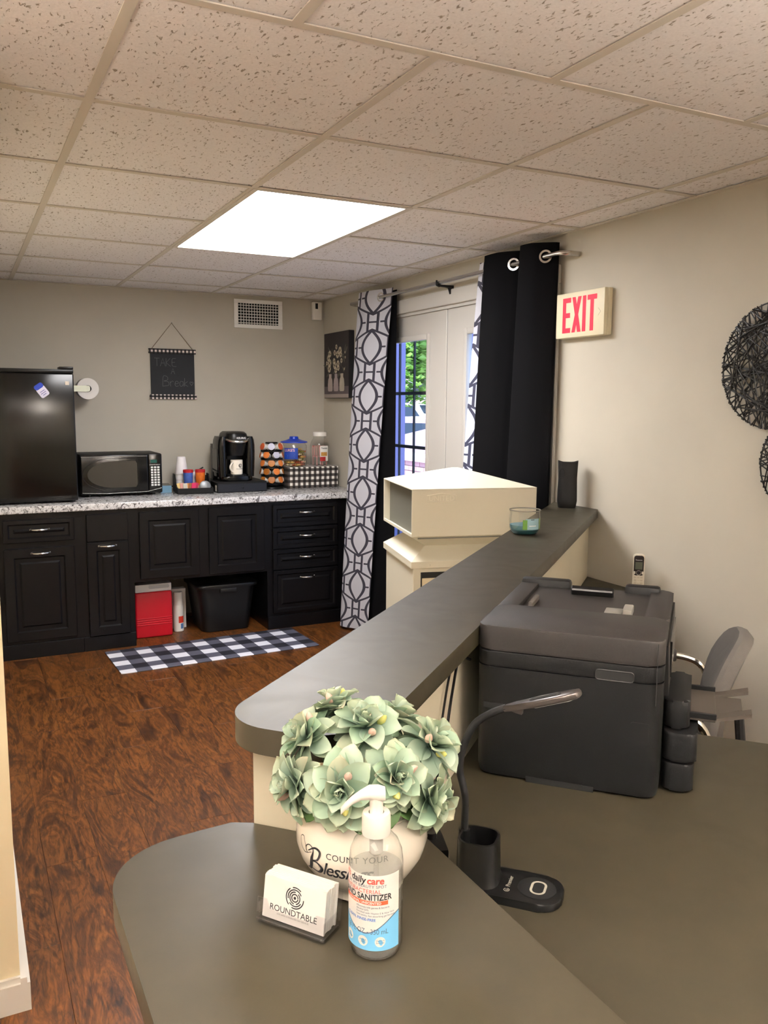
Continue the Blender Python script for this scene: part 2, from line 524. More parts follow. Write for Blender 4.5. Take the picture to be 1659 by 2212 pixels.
def ribbon(g, pts, w, z=0.0, k=6, closed=False):
    """flat stroke of width w along 2D points (list of (x, y[, width factor]))"""
    P = pts
    n = len(P)
    L, Rr = [], []
    for i in range(n):
        a = Vector(P[(i - 1) % n if closed else max(i - 1, 0)][:2]); b = Vector(P[(i + 1) % n if closed else min(i + 1, n - 1)][:2])
        t = (b - a)
        if t.length < 1e-9: t = Vector((1, 0))
        t.normalize(); nn = Vector((-t.y, t.x))
        ww = w * (P[i][2] if len(P[i]) > 2 else 1.0) / 2
        p = Vector(P[i][:2])
        L.append(g.bm.verts.new((*(p + nn * ww), z))); Rr.append(g.bm.verts.new((*(p - nn * ww), z)))
    for i in range(n if closed else n - 1):
        j = (i + 1) % n
        g.bm.faces.new((Rr[i], Rr[j], L[j], L[i]))
    return g

# ================================================================== THE ROOM
XL, YF = -4.6, -2.5
WXL, WYL = -2.425, 2.135            # corner of the wall stub on the left
floor = struct('floor', G().box(XL, 0.12, YF, YB + 0.1, -0.12, -0.009), mat('floor_base', (40, 22, 14), 0.7))
PW, PL = 0.165, 1.22
pm = {}
ix = 0
x = 0.0
while x > XL + 1e-3:
    x0 = max(x - PW, XL)
    off = (ix * 0.437) % PL
    y = YF - off
    while y < YB - 1e-3:
        ya, yb = max(y, YF), min(y + PL, YB)
        if (x - 0.02) < WXL: yb = min(yb, WYL)
        if yb - ya > 0.03:
            key = (round(x - x0, 3), round(yb - ya, 3))
            if key not in pm:
                g = G().box(0.0003, key[0] - 0.0003, 0.0003, key[1] - 0.0003, -0.009, 0.0, 0.0008, 1)
                pm[key] = g.mesh('floor_plank', 0); pm[key].materials.append(WOOD)
            share('floor_plank', pm[key], floor, (x0, ya, 0))
        y += PL
    x -= PW; ix += 1

ceiling = struct('ceiling', G().box(XL, 0.12, YF, YB + 0.1, H + 0.06, H + 0.14), mat('plenum', (120, 115, 110), 0.9))
S = 0.6505
GX = [-2.802 + S * i for i in range(-2, 5)]           # column tees beyond the offset line
GXN = [-1.835 - S * 3 + 0.645 * 0 + S * i for i in range(-1, 7)]
GY = [1.712 + S * i for i in range(0, 7)]
GYN = [1.712 - S * i for i in range(0, 7)]
LIGHT_CELLS = [(-1.501, -0.850, 3.013, 4.314), (-3.1365, -2.486, -0.8895, 0.4115), (-1.185, -0.5345, -1.54, -0.239)]
tm = {}
TW = 0.024
def in_light(cx, cy):
    return any(a < cx < b and c < cy < d for a, b, c, d in LIGHT_CELLS)
def tiles(xs, ys, xlim, ylim):
    xs = sorted([xlim[0]] + [v for v in xs if xlim[0] + 0.05 < v < xlim[1] - 0.05] + [xlim[1]])
    ys = sorted([ylim[0]] + [v for v in ys if ylim[0] + 0.05 < v < ylim[1] - 0.05] + [ylim[1]])
    for a, b in zip(xs, xs[1:]):
        for c, d in zip(ys, ys[1:]):
            if in_light((a + b) / 2, (c + d) / 2): continue
            if c > WYL - 0.5:
                if b <= WXL + 0.02:
                    d = min(d, WYL)
                    if d - c < 0.05: continue
                else:
                    if a < WXL - 0.03 and c < WYL:
                        g_ = G().box(a + 0.003, WXL - 0.003, c + 0.003, WYL, H + 0.0045, H + 0.0205)
                        part('ceiling_tile', g_, TILE, ceiling, 0)
                    a = max(a, WXL)
            key = (round(b - a - 0.006, 3), round(d - c - 0.006, 3))
            if key not in tm:
                tm[key] = G().box(-key[0] / 2, key[0] / 2, -key[1] / 2, key[1] / 2, 0.0, 0.016).mesh('ceiling_tile', 0)
                tm[key].materials.append(TILE)
            share('ceiling_tile', tm[key], ceiling, ((a + b) / 2, (c + d) / 2, H + 0.0045), (random.uniform(-.002, .002), random.uniform(-.002, .002), 0))
    return xs, ys
YFR = YB
xs1, ys1 = tiles(GX, GY, (XL, 0.0), (1.712, YFR))
xs2, ys2 = tiles(GXN, GYN, (XL, 0.0), (YF, 1.712))
def tee(x0, x1, y0, y1):
    g = G().box(x0, x1, y0, y1, H, H + 0.003)
    cx, cy = (x0 + x1) / 2, (y0 + y1) / 2
    if x1 - x0 < y1 - y0: g.box(cx - 0.002, cx + 0.002, y0, y1, H + 0.003, H + 0.04)
    else: g.box(x0, x1, cy - 0.002, cy + 0.002, H + 0.003, H + 0.04)
    part('ceiling_tee', g, GRIDW, ceiling, 0)
h = TW / 2
for xx in xs1[1:-1]:
    if xx > WXL: tee(xx - h, xx + h, 1.712 + h, YFR)
    else: tee(xx - h, xx + h, 1.712 + h, WYL)
for yy in ys1[1:-1]:
    edges = [WXL] + [v for v in xs1 if v > WXL + 0.05]
    for a, b in zip(edges, edges[1:]):
        if in_light((a + b) / 2, yy): continue
        tee(a + h, b - h, yy - h, yy + h)
tee(XL, 0.0, 1.712 - h, 1.712 + h)
for xx in xs2[1:-1]: tee(xx - h, xx + h, YF, 1.712 - h)
for yy in ys2[1:-1]:
    for a, b in zip(xs2, xs2[1:]):
        if in_light((a + b) / 2, yy): continue
        tee(a + h, b - h, yy - h, yy + h)
for a in (G().box(-0.022, 0.0, YF, YB, H - 0.001, H + 0.002), G().box(WXL, -0.022, YB - 0.022, YB, H - 0.001, H + 0.002)):
    part('wall_angle', a, GRIDW, ceiling, 0)

# doorway numbers
DY0, DY1, DZ = 3.235, 5.125, 2.068
g = G().box(0, 0.12, YF, DY0, 0, H + 0.1).box(0, 0.12, DY1, YB + 0.1, 0, H + 0.1).box(0, 0.12, DY0, DY1, DZ, H + 0.1)
struct('wall_right', g, WALL)
struct('wall_back', G().box(XL, 0.0, YB, YB + 0.1, 0, H + 0.1), WALL)
struct('wall_left', G().box(XL, WXL, WYL, YB, 0, H + 0.1), m_wall('stub_paint', (232, 218, 184)))
struct('wall_front', G().box(XL - 0.1, 0.12, YF - 0.1, YF, 0, H + 0.1), WALL)
struct('wall_far', G().box(XL - 0.1, XL, YF, YB, 0, H + 0.1), WALL)
def base(name, pts):
    g = G()
    for (x0, x1, y0, y1, ax) in pts:
        g.box(x0, x1, y0, y1, 0, 0.075, 0.0)
        if ax == 'y-': g.box(x0, x1, y0 + 0.007, y1, 0.075, 0.09)
        elif ax == 'x+': g.box(x0, x1 - 0.007, y0, y1, 0.075, 0.09)
        else: g.box(x0 + 0.007, x1, y0, y1, 0.075, 0.09)
    return struct(name, g, TRIMW)
base('baseboard_left', [(WXL, WXL + 0.022, WYL - 0.016, 5.25, 'x+')])
base('baseboard_front', [(XL, WXL, WYL - 0.016, WYL, 'y-')])
base('baseboard_right', [(-0.016, 0, DY1 + 0.09, 5.24, 'x-'), (-0.016, 0, YF, 2.882, 'x-')])
tr = struct('trim_1', G().box(-0.018, 0.0, DY0 - 0.085, DY1 + 0.085, DZ, DZ + 0.081, 0.004, 1), DOORW)
part('casing_side', G().box(-0.018, 0.0, DY0 - 0.085, DY0, 0, DZ, 0.004, 1), DOORW, tr, 0)
part('casing_side', G().box(-0.018, 0.0, DY1, DY1 + 0.085, 0, DZ, 0.004, 1), DOORW, tr, 0)
part('jamb_stop', G().box(0.001, 0.014, DY0, DY1, DZ - 0.018, DZ), DOORW, tr, 0)
part('threshold', G().box(-0.01, 0.12, DY0, DY1, 0.0, 0.02, 0.004, 1), NICKEL, tr, 0)

def door(name, y0, y1, gy0, gy1, knob):
    z0, z1, gz0, gz1 = 0.022, DZ - 0.006, 0.215, 1.925
    g = G()
    g.box(0.016, 0.06, y0, gy0, z0, z1).box(0.016, 0.06, gy1, y1, z0, z1)
    g.box(0.016, 0.06, gy0, gy1, z0, gz0).box(0.016, 0.06, gy0, gy1, gz1, z1)
    d = struct(name, g, DOORW)
    b = G(); w = 0.03
    for q in ((gy0 - 0.004, gy0 + w, gz0 - 0.004, gz1 + 0.004), (gy1 - w, gy1 + 0.004, gz0 - 0.004, gz1 + 0.004), (gy0 + w, gy1 - w, gz0 - 0.004, gz0 + w), (gy0 + w, gy1 - w, gz1 - w, gz1 + 0.004)):
        b.box(0.006, 0.03, q[0], q[1], q[2], q[3], 0.005, 2)
    part('glazing_bead', b, DOORW, d, 35)
    part('glass_pane', G().box(0.036, 0.041, gy0, gy1, gz0, gz1), PANE, d, 0)
    return d
d1 = door('door_1', 4.186, DY1 - 0.004, 4.375, 4.955, True)
d2 = door('door_2', DY0 + 0.004, 4.176, 3.425, 3.99, False)
part('astragal', G().box(0.008, 0.018, 4.176, 4.215, 0.03, 2.049, 0.003, 1), DOORW, d1, 35)
kg = G().lathe([(0.001, 0), (0.026, 0.0), (0.026, 0.008), (0.012, 0.012), (0.012, 0.035), (0.027, 0.05), (0.027, 0.062), (0.001, 0.07)], 20, M=Matrix.Translation((0.016, 4.245, 0.95)) @ Matrix.Rotation(-PI / 2, 4, 'Y'))
part('door_knob', kg, NICKEL, d1, 40)

# half wall and its ledge, raised counter, desk
def snpoly(pts): return [SN(a, b) for a, b in pts]
def swall(n): return n * SS / CS
hw = [(-0.768, 2.135), (swall(2.135), 2.135), (swall(2.295), 2.295), (-0.768, 2.295)]
struct('wall_partition', G().prism(hw, 0, 1.021), HALF).rotation_euler = (0, 0, ANG)
r = 0.085
led = arc(-0.835 + 0.10, 2.0945 + 0.10, 0.10, -PI / 2, -PI, 10)
led = [(swall(2.0945), 2.0945)] + led + arc(-0.835 + r, 2.322 - r, r, PI, PI / 2, 12) + [(swall(2.322), 2.322)]
ledge = solo('bar_ledge', G().prism(led, 1.0215, 1.061, 0.0015, 1), LAM, 'long brown laminate ledge with rounded end capping the half wall', 'counter', rotz=ANG, smooth=30)

rc = [(-2.343, -0.75), (-1.905, -0.75), (-1.905, 1.147), (-2.012, 1.05), (-2.122, 1.168), (-2.15, 1.183)]
rc += [(-2.205, 1.178)] + arc(-2.343 + 0.115, 1.178 - 0.118, 0.115, PI / 2 + 0.12, PI, 10)
rcounter = thing('reception_counter', 'raised brown reception counter carrying the vase and hand sanitizer', 'counter', (0, 0, 0))
part('counter_top', G().prism(rc, 0.84, 0.88, 0.0012, 1), LAM, rcounter, 30)
part('counter_panel', G().box(-2.30, -2.27, -0.7, 1.10, 0, 0.84).box(-1.945, -1.915, -0.7, 1.05, 0, 0.84), HALF, rcounter, 0)

dk = [SN(s_, 2.134) for s_ in (-0.66, swall(2.134) - 0.002)]
desk_pts = [(-1.914, (2.134 - 1.914 * SS) / CS), dk[1], (-0.001, 1.83 / CS)] + [SN(0.31, 1.83)] + [SN(0.193 + 0.06, 1.78), SN(0.193, 1.70), SN(0.193, 1.15), SN(-1.25, 1.15), (-1.914, -0.3)]
desk = thing('corner_desk', 'low brown laminate corner desk under the printer, wrapping the half wall', 'desk')
part('desk_top', G().prism(desk_pts, 0.712, 0.75, 0.0012, 1), LAM, desk, 30)
q1 = SN(0.15, 1.25); q2 = SN(0.15, 1.68)
def slab(a, b, t, z0, z1):
    a = Vector(a); b = Vector(b); d_ = (b - a).normalized(); nn = Vector((-d_.y, d_.x)) * t / 2
    return [tuple(a + nn), tuple(a - nn), tuple(b - nn), tuple(b + nn)]
part('desk_panel', G().prism(slab(SN(0.14, 1.2), SN(0.14, 1.66), 0.03, 0, 1), 0, 0.712), LAM, desk, 0)
part('desk_panel', G().prism(slab(SN(-1.1, 1.2), SN(0.1, 1.2), 0.03, 0, 1), 0, 0.712), LAM, desk, 0)
part('desk_panel', G().prism(slab(SN(1.35, 1.88), SN(1.35, 2.1), 0.03, 0, 1), 0, 0.712), LAM, desk, 0)

# ceiling lights
def troffer(a, b, c, d_, lens, label):
    t = thing('ceiling_light', label, 'light', ((a + b) / 2, (c + d_) / 2, H))
    w, l = (b - a) / 2, (d_ - c) / 2
    g = G()
    for q in ((-w, w, -l, -l + 0.022), (-w, w, l - 0.022, l), (-w, -w + 0.022, -l + 0.022, l - 0.022), (w - 0.022, w, -l + 0.022, l - 0.022)):
        g.box(q[0], q[1], q[2], q[3], -0.002, 0.012)
    part('light_frame', g, GRIDW, t, 0)
    part('housing', G().box(-w + 0.02, w - 0.02, -l + 0.02, l - 0.02, 0.014, 0.055), GRIDW, t, 0)
    part('diffuser', G().box(-w + 0.022, w - 0.022, -l + 0.022, l - 0.022, 0.004, 0.008), lens, t, 0)
    return t
troffer(*LIGHT_CELLS[0], LENS, 'bright white ceiling light panel above the kitchen end')
troffer(*LIGHT_CELLS[2], LENSW, 'warm fill light panel added out of view in the ceiling behind the desk')  # extra panel, added out of view to raise the bounce light
for lp_, ll_ in (((-3.45, 0.05, 0), 'uplight floor lamp standing beside the wall stub'), ((-0.95, -0.75, 0), 'fill uplight added out of view behind the desk near the right wall')):  # second uplight is an unseen addition that brightens the ceiling
  fl = thing('unseen_uplight', ll_, 'lamp', lp_)
  part('base', G().lathe([(0.001, 0), (0.14, 0), (0.14, 0.012), (0.02, 0.03)], 32, cap=False), NICKEL, fl)
  part('pole', G().cyl(0, 0, 0.02, 1.66, 0.012, n=14), NICKEL, fl)
  part('bowl', G().lathe([(0.02, 1.65), (0.10, 1.67), (0.17, 1.73), (0.175, 1.75), (0.165, 1.75), (0.095, 1.68), (0.001, 1.67)], 36, cap=False), NICKEL, fl)
  part('bulb', G().lathe([(0.001, 1.700), (0.10, 1.700), (0.10, 1.704), (0.001, 1.704)], 24, cap=False), mat('lamp_bulb', (255, 230, 190), 0.5, emit=(255, 244, 230), estr=LAMP_UP), fl)
troffer(*LIGHT_CELLS[1], LENSW, 'warm ceiling light panel above the reception counter')

# ================================================================== KITCHEN CABINETS
CY = 5.273      # cabinet face
def panel_front(w, h, t=0.02, rail=0.055, flat=False):
    """raised-panel door or drawer front, local: x 0..w, z 0..h, front at y=-t"""
    g = G().box(0, w, -t, 0, 0, h, 0.003, 1)
    if not flat:
        g.bm.faces.ensure_lookup_table()
        fr = min(g.bm.faces, key=lambda f: f.calc_center_median().y - 10 * (f.calc_area() > 0.5 * w * h))
        for th, dp in ((rail, 0.0), (0.008, -0.009), (0.022, 0.0), (0.010, 0.008)):
            bmesh.ops.inset_region(g.bm, faces=[fr], thickness=th, depth=dp, use_even_offset=True)
    return g
def pull(w=0.10):
    P = [(-w / 2 + w * i / 12, -0.004 - 0.026 * math.sin(PI * i / 12) ** 0.7, 0) for i in range(13)]
    return G().tube(P, [0.0045 + 0.002 * math.sin(PI * i / 12) for i in range(13)], 8).box(-w / 2 - 0.006, -w / 2 + 0.006, -0.006, 0, -0.006, 0.006, 0.002, 1).box(w / 2 - 0.006, w / 2 + 0.006, -0.006, 0, -0.006, 0.006, 0.002, 1)
PULL = pull().mesh('handle', 40); PULL.materials.append(NICKEL)
def cabinet(x0, x1, z0, label, fronts, toe=True):
    c = thing('base_cabinet', label, 'cabinet', (x0, CY, 0), group='black cabinets under the speckled worktop')
    W = x1 - x0
    g = G().box(0.0, W, 0.0, 0.66, z0 + (0.09 if toe else 0), 0.868)
    if toe: g.box(0.0, W, 0.0, 0.64, 0, z0 + 0.09)
    part('cabinet_body', g, CAB, c, 0)
    if toe: part('toe_board', G().box(0.0, W, -0.012, 0.0, 0.0, 0.088, 0.002, 1), CAB, c, 0)
    for kind, a, b, zb, zt, hx in fronts:
        w, hh = b - a, zt - zb
        f = part('drawer' if kind == 'drawer' else ('false_front' if kind == 'flat' else 'door'), panel_front(w, hh, rail=0.022 if kind in ('drawer',) else 0.05, flat=(kind == 'flat')), CAB, c, 30, (a - x0, 0, zb))
        if hx is not None: share('handle', PULL, f, (hx[0] - a, -0.02, hx[1] - zb))
    return c
cabinet(-2.42, -1.876, 0, 'black base cabinet with one drawer over a door, below the black mini fridge',
        [('drawer', -2.297, -1.908, 0.697, 0.831, (-2.10, 0.772)), ('door', -2.30, -1.912, 0.108, 0.662, (-2.10, 0.632))])
cabinet(-1.876, -1.566, 0, 'narrow black base cabinet with flat false front above a slim door',
        [('flat', -1.838, -1.598, 0.678, 0.842, None), ('door', -1.84, -1.598, 0.092, 0.672, (-1.722, 0.648))])
cabinet(-1.566, -1.124, 0.40, 'short black cabinet with a square door above the red cooler',
        [('door', -1.528, -1.157, 0.42, 0.842, None)], False)
cabinet(-1.124, -0.70, 0.40, 'short black cabinet with a square door above the black storage bin',
        [('door', -1.093, -0.722, 0.414, 0.846, None)], False)
cabinet(-0.70, -0.122, 0, 'black base cabinet with a column of four drawers beside the trellis curtain',
        [('drawer', -0.662, -0.195, 0.695, 0.843, (-0.42, 0.789)), ('drawer', -0.662, -0.195, 0.547, 0.689, (-0.42, 0.632)),
         ('drawer', -0.662, -0.195, 0.405, 0.541, (-0.42, 0.487)), ('drawer', -0.662, -0.195, 0.110, 0.399, (-0.42, 0.345))])
wt = G().box(-2.424, -0.002, 5.243, YB - 0.001, 0.868, 0.910, 0.006, 3)
solo('worktop', wt, GRAN, 'grey and white speckled laminate worktop along the back wall', 'worktop')

# floor items
mt = G().prism(rrect(-0.61, 0.61, -0.235, 0.235, 0.012, 3), 0.0005, 0.007, 0.002, 1)
solo('floor_mat', mt, GINGHAM_MAT, 'black and white buffalo check mat on the wood floor', 'mat', (-1.152, 4.978, 0), math.radians(2.5))

c = thing('cooler', 'red lunch cooler with white lid under the cabinet', 'cooler', (-1.424, 5.51, 0.0))
part('cooler_body', G().box(-0.118, 0.118, -0.105, 0.105, 0, 0.30, 0.012, 3), REDPL, c)
for k in range(4): part('groove_rib', G().box(-0.112, 0.112, -0.109, -0.10, 0.085 + 0.014 * k, 0.090 + 0.014 * k, 0.002, 1), REDPL, c)
lid = part('lid', G().box(-0.116, 0.116, -0.10, 0.10, 0.301, 0.352, 0.006, 2), WHTPL, c, loc=(0, 0, 0))
part('handle', G().prism(rrect(-0.03, 0.10, 0, 0.022, 0.009, 4), 0, 0.004, M=at(0.0, -0.10, 0.322)), mat('grey_print', (190, 188, 184), 0.5), c)

c = thing('spray_can', 'white aerosol can standing between the cooler and the storage bin', 'can', (-1.247, 5.50, 0))
part('can_body', G().lathe([(0.030, 0), (0.033, 0.003), (0.033, 0.165), (0.029, 0.178)], 28), WHTPL, c)
part('cap', G().lathe([(0.0295, 0.178), (0.0295, 0.262), (0.027, 0.266)], 28), PAPERW, c)
g = G().lathe([(0.0334, 0.06), (0.0334, 0.105)], 10, a0=-PI / 2 - 0.2, a1=-PI / 2 + 1.0, cap=False)
part('red_label', g, mat('label_red', (214, 60, 40), 0.5), c)
g = G().lathe([(0.0334, 0.02), (0.0334, 0.055)], 8, a0=-PI / 2 + 0.2, a1=-PI / 2 + 0.9, cap=False)
part('blue_label', g, mat('label_blue', (90, 130, 180), 0.5), c)
c = thing('carton', 'small white cardboard carton behind the aerosol can', 'carton', (-1.235, 5.60, 0))
part('carton_body', G().box(-0.055, 0.055, -0.03, 0.03, 0, 0.27, 0.001, 1), PAPERW, c, 0)
part('printed_side', G().box(0.0551, 0.0556, -0.028, 0.028, 0.1, 0.25), mat('carton_print', (140, 40, 50), 0.6), c, 0)

c = thing('storage_bin', 'black plastic storage bin with lid in the open bay', 'bin', (-0.955, 5.53, 0))
R0 = [(x_, y_, 0.004) for x_, y_ in rrect(-0.16, 0.16, -0.17, 0.15, 0.05)]
R1 = [(x_, y_, 0.30) for x_, y_ in rrect(-0.195, 0.195, -0.20, 0.18, 0.06)]
BINB = mat('bin_black', (7, 7, 8), 0.4)
part('bin_body', G().loft([R0, R1]), BINB, c)
part('bin_lid', G().prism(rrect(-0.212, 0.212, -0.215, 0.195, 0.06), 0.30, 0.325, 0.009, 3), BINB, c)
part('latch', G().box(-0.055, 0.055, -0.215, -0.195, 0.272, 0.30, 0.005, 2), BINB, c)

# ------------------------------------------------------------------ on the worktop
Z = 0.910
f = thing('mini_fridge', 'glossy black mini fridge standing on the worktop', 'fridge', (-2.135, 5.352, Z))
part('fridge_body', G().box(-0.272, 0.269, 0.052, 0.56, 0.008, 0.79, 0.004, 2), BLKPL, f)
part('fridge_door', G().box(-0.272, 0.269, 0.0, 0.048, 0.012, 0.772, 0.008, 3), BLKGL, f)
part('door_cap', G().box(-0.272, 0.269, 0.001, 0.048, 0.773, 0.796, 0.004, 2), BLKPL, f)
part('hinge_cover', G().box(0.19, 0.269, 0.0, 0.11, 0.797, 0.812, 0.004, 2), BLKPL, f)
part('badge', G().prism(rrect(-0.011, 0.011, -0.011, 0.011, 0.003, 3), 0, 0.002, M=at(0.231, 0.0, 0.715)), NICKEL, f)
mg = thing('fridge_magnet', 'blue and white tilted magnet stuck on the mini fridge door', 'magnet', (-2.047, 5.3515, Z + 0.671), rot=(0, math.radians(-36), 0))
part('magnet_base', G().prism(rrect(-0.027, 0.027, -0.042, 0.022, 0.012, 5), 0, 0.004, 0.001, 1, M=at(0, 0, 0)), mat('magnet_white', (228, 224, 244), 0.4), mg)
part('magnet_top', G().prism(rrect(-0.027, 0.027, 0.012, 0.042, 0.012, 5), 0, 0.0045, 0.001, 1, M=at(0, 0, 0)), BLUEPL, mg)
for k, wd in enumerate((0.03, 0.034, 0.022)): part('printed_line', G().box(-wd / 2, wd / 2, -0.0047, -0.0041, -0.008 - 0.011 * k, -0.004 - 0.011 * k), mat('magnet_ink', (110, 110, 170), 0.6), mg, 0)

r_ = thing('paper_roll', 'white paper roll hanging on the back wall beside the mini fridge', 'paper roll', (-1.735, 5.80, 1.60))
TOY = Matrix.Rotation(PI / 2, 4, 'X')
g = G().lathe([(0.022, 0.0), (0.066, 0.0), (0.068, 0.003), (0.068, 0.10), (0.022, 0.10), (0.022, 0.0)], 36, cap=False, M=Matrix.Translation((0, 0.05, 0)) @ TOY)
part('paper', g, PAPERW, r_)
part('core', G().lathe([(0.0215, 0.002), (0.0215, 0.098), (0.020, 0.098), (0.020, 0.002), (0.0215, 0.002)], 24, cap=False, M=Matrix.Translation((0, 0.05, 0)) @ TOY), DARKIN, r_)
hd = thing('roll_holder', 'shiny metal bracket holding the paper roll on the back wall', 'holder', (-1.735, 5.80, 1.60))
part('arm', G().prism(rrect(-0.115, 0.012, -0.019, 0.019, 0.012, 5), 0, 0.006, 0.001, 1, M=at(0, -0.058, 0)), mat('satin_steel', (196, 200, 184), 0.35, 0.5), hd)
part('spindle', G().tube([(0, -0.058, 0), (0, 0.158, 0)], 0.009, 12), CHROME, hd)
part('wall_plate', G().box(-0.03, 0.03, 0.157, 0.163, -0.03, 0.03, 0.002, 1), CHROME, hd)

mw = thing('microwave', 'black microwave oven with oval window beside the mini fridge', 'microwave', (-1.565, 5.60, Z))
part('case', G().box(-0.255, 0.255, 0.012, 0.345, 0.014, 0.272, 0.006, 2), BLKMT, mw)
dr = part('door', G().box(-0.255, 0.166, -0.012, 0.0115, 0.016, 0.270, 0.008, 3), BLKGL, mw)
part('control_panel', G().box(0.168, 0.255, -0.010, 0.0115, 0.016, 0.270, 0.006, 3), BLKGL, mw)
ov = [(0.15 * 0 + -0.05 + 0.165 * math.cos(t) if math.cos(t) < 0 else -0.05 + 0.15 * (1 if abs(math.sin(t)) < 0.98 else math.cos(t)), 0.145 + 0.088 * math.sin(t)) for t in [2 * PI * i / 40 for i in range(40)]]
ov = [(-0.05 + 0.165 * math.cos(t), 0.143 + 0.085 * math.sin(t)) for t in [PI / 2 + PI * i / 24 for i in range(25)]] + [(0.085, 0.058), (0.095, 0.075), (0.095, 0.211), (0.085, 0.228)]
part('window', G().prism(ov, 0, 0.0008, M=at(0, -0.0122, 0)), mat('microwave_window', (58, 54, 48), 0.25), dr, 0)
rim = [(x_ * 1.0 - 0.000, z_) for x_, z_ in ov]
part('window_rim', G().tube([(x_ * 1.12 - 0.008 + 0.004, -0.0125, 0.143 + (z_ - 0.143) * 1.22) for x_, z_ in ov], 0.0016, 6, closed=True), mat('dark_chrome', (60, 60, 60), 0.2, 0.8), dr)
part('display', G().box(0.182, 0.222, -0.0112, -0.0102, 0.212, 0.232), mat('lcd_green', (14, 52, 48), 0.3, emit=(20, 120, 100), estr=0.15), mw, 0)
lettering('HAMILTON BEACH', 0.008, mat('print_white', (225, 225, 225), 0.6), mw, at(0.208, -0.0106, 0.199))
kb = G().box(-0.0075, 0.0075, -0.0018, 0, -0.0058, 0.0058, 0.001, 1).mesh('key', 0); kb.materials.append(mat('key_white', (222, 222, 220), 0.5))
for i in range(3):
    for j in range(8):
        if j == 7 and i == 1: pass
        share('key', kb, mw, (0.190 + 0.0205 * i, -0.0102, 0.182 - 0.0165 * j))
part('trim_line', G().tube([(-0.25, -0.0125, 0.258), (0.16, -0.0125, 0.258)], 0.0016, 6), NICKEL, mw)
part('trim_line', G().tube([(-0.25, -0.0125, 0.03), (-0.1, -0.0125, 0.021), (0.16, -0.0125, 0.026), (0.25, -0.0105, 0.046)], 0.0014, 6), NICKEL, mw)
for sx in (-0.2, 0.2):
    for sy in (0.04, 0.29): part('foot', G().cyl(sx, sy, 0, 0.0145, 0.014, n=12), BLKPL, mw)
def cord(name, pts, rr, label, k=6):
    return solo(name, G().tube(spline(pts, k), rr, 6), BLKPL, label, 'cord')
cord('black_cable', [(-1.305, 5.945, 1.02), (-1.27, 5.93, 0.95), (-1.2, 5.925, 0.93), (-1.08, 5.93, 0.945), (-0.98, 5.93, 1.02)], 0.004, 'thin black power cord running behind the microwave')
cord('black_cable', [(-0.955, 5.90, 1.06), (-1.0, 5.91, 1.035), (-1.06, 5.93, 1.00), (-1.10, 5.95, 0.975)], 0.005, 'thick black cord leading from the coffee maker to the wall')

b_ = solo('tissue_box', G().box(-0.036, 0.036, -0.09, 0.09, 0, 0.05, 0.002, 1), mat('grey_card', (120, 118, 108), 0.7), 'flat grey box with blue end beside the microwave', 'box', (-1.256, 5.775, Z), math.radians(-6))
part('blue_end', G().box(-0.035, 0.035, -0.0915, -0.0902, 0.001, 0.049), mat('pale_blue', (112, 152, 178), 0.6), b_, 0)

# condiment tray
ty = thing('condiment_tray', 'black stepped condiment tray between microwave and coffee maker', 'tray', (-1.088, 5.66, Z), math.radians(-6))
part('tray_floor', G().box(-0.12, 0.115, -0.13, 0.14, 0, 0.006), BLKMT, ty, 0)
part('front_wall', G().box(-0.12, 0.115, -0.13, -0.122, 0.006, 0.04, 0.002, 1), BLKMT, ty)
part('back_wall', G().box(-0.12, 0.115, 0.132, 0.14, 0.006, 0.105, 0.002, 1), BLKMT, ty)
for sx in (-0.12, 0.108):
    part('side_wall', G().prism([(-0.122, 0.006), (0.132, 0.006), (0.132, 0.12), (0.06, 0.12), (-0.03, 0.045), (-0.122, 0.04)], 0, 0.007, M=Matrix.Translation((sx, 0, 0)) @ Matrix(((0, 0, 1, 0), (1, 0, 0, 0), (0, 1, 0, 0), (0, 0, 0, 1)))), BLKMT, ty, 0)
part('divider', G().box(-0.113, 0.108, 0.02, 0.026, 0.006, 0.05), BLKMT, ty, 0)
def onty(x_, y_): 
    a = math.radians(-6); return (-1.088 + x_ * math.cos(a) - y_ * math.sin(a), 5.66 + x_ * math.sin(a) + y_ * math.cos(a))
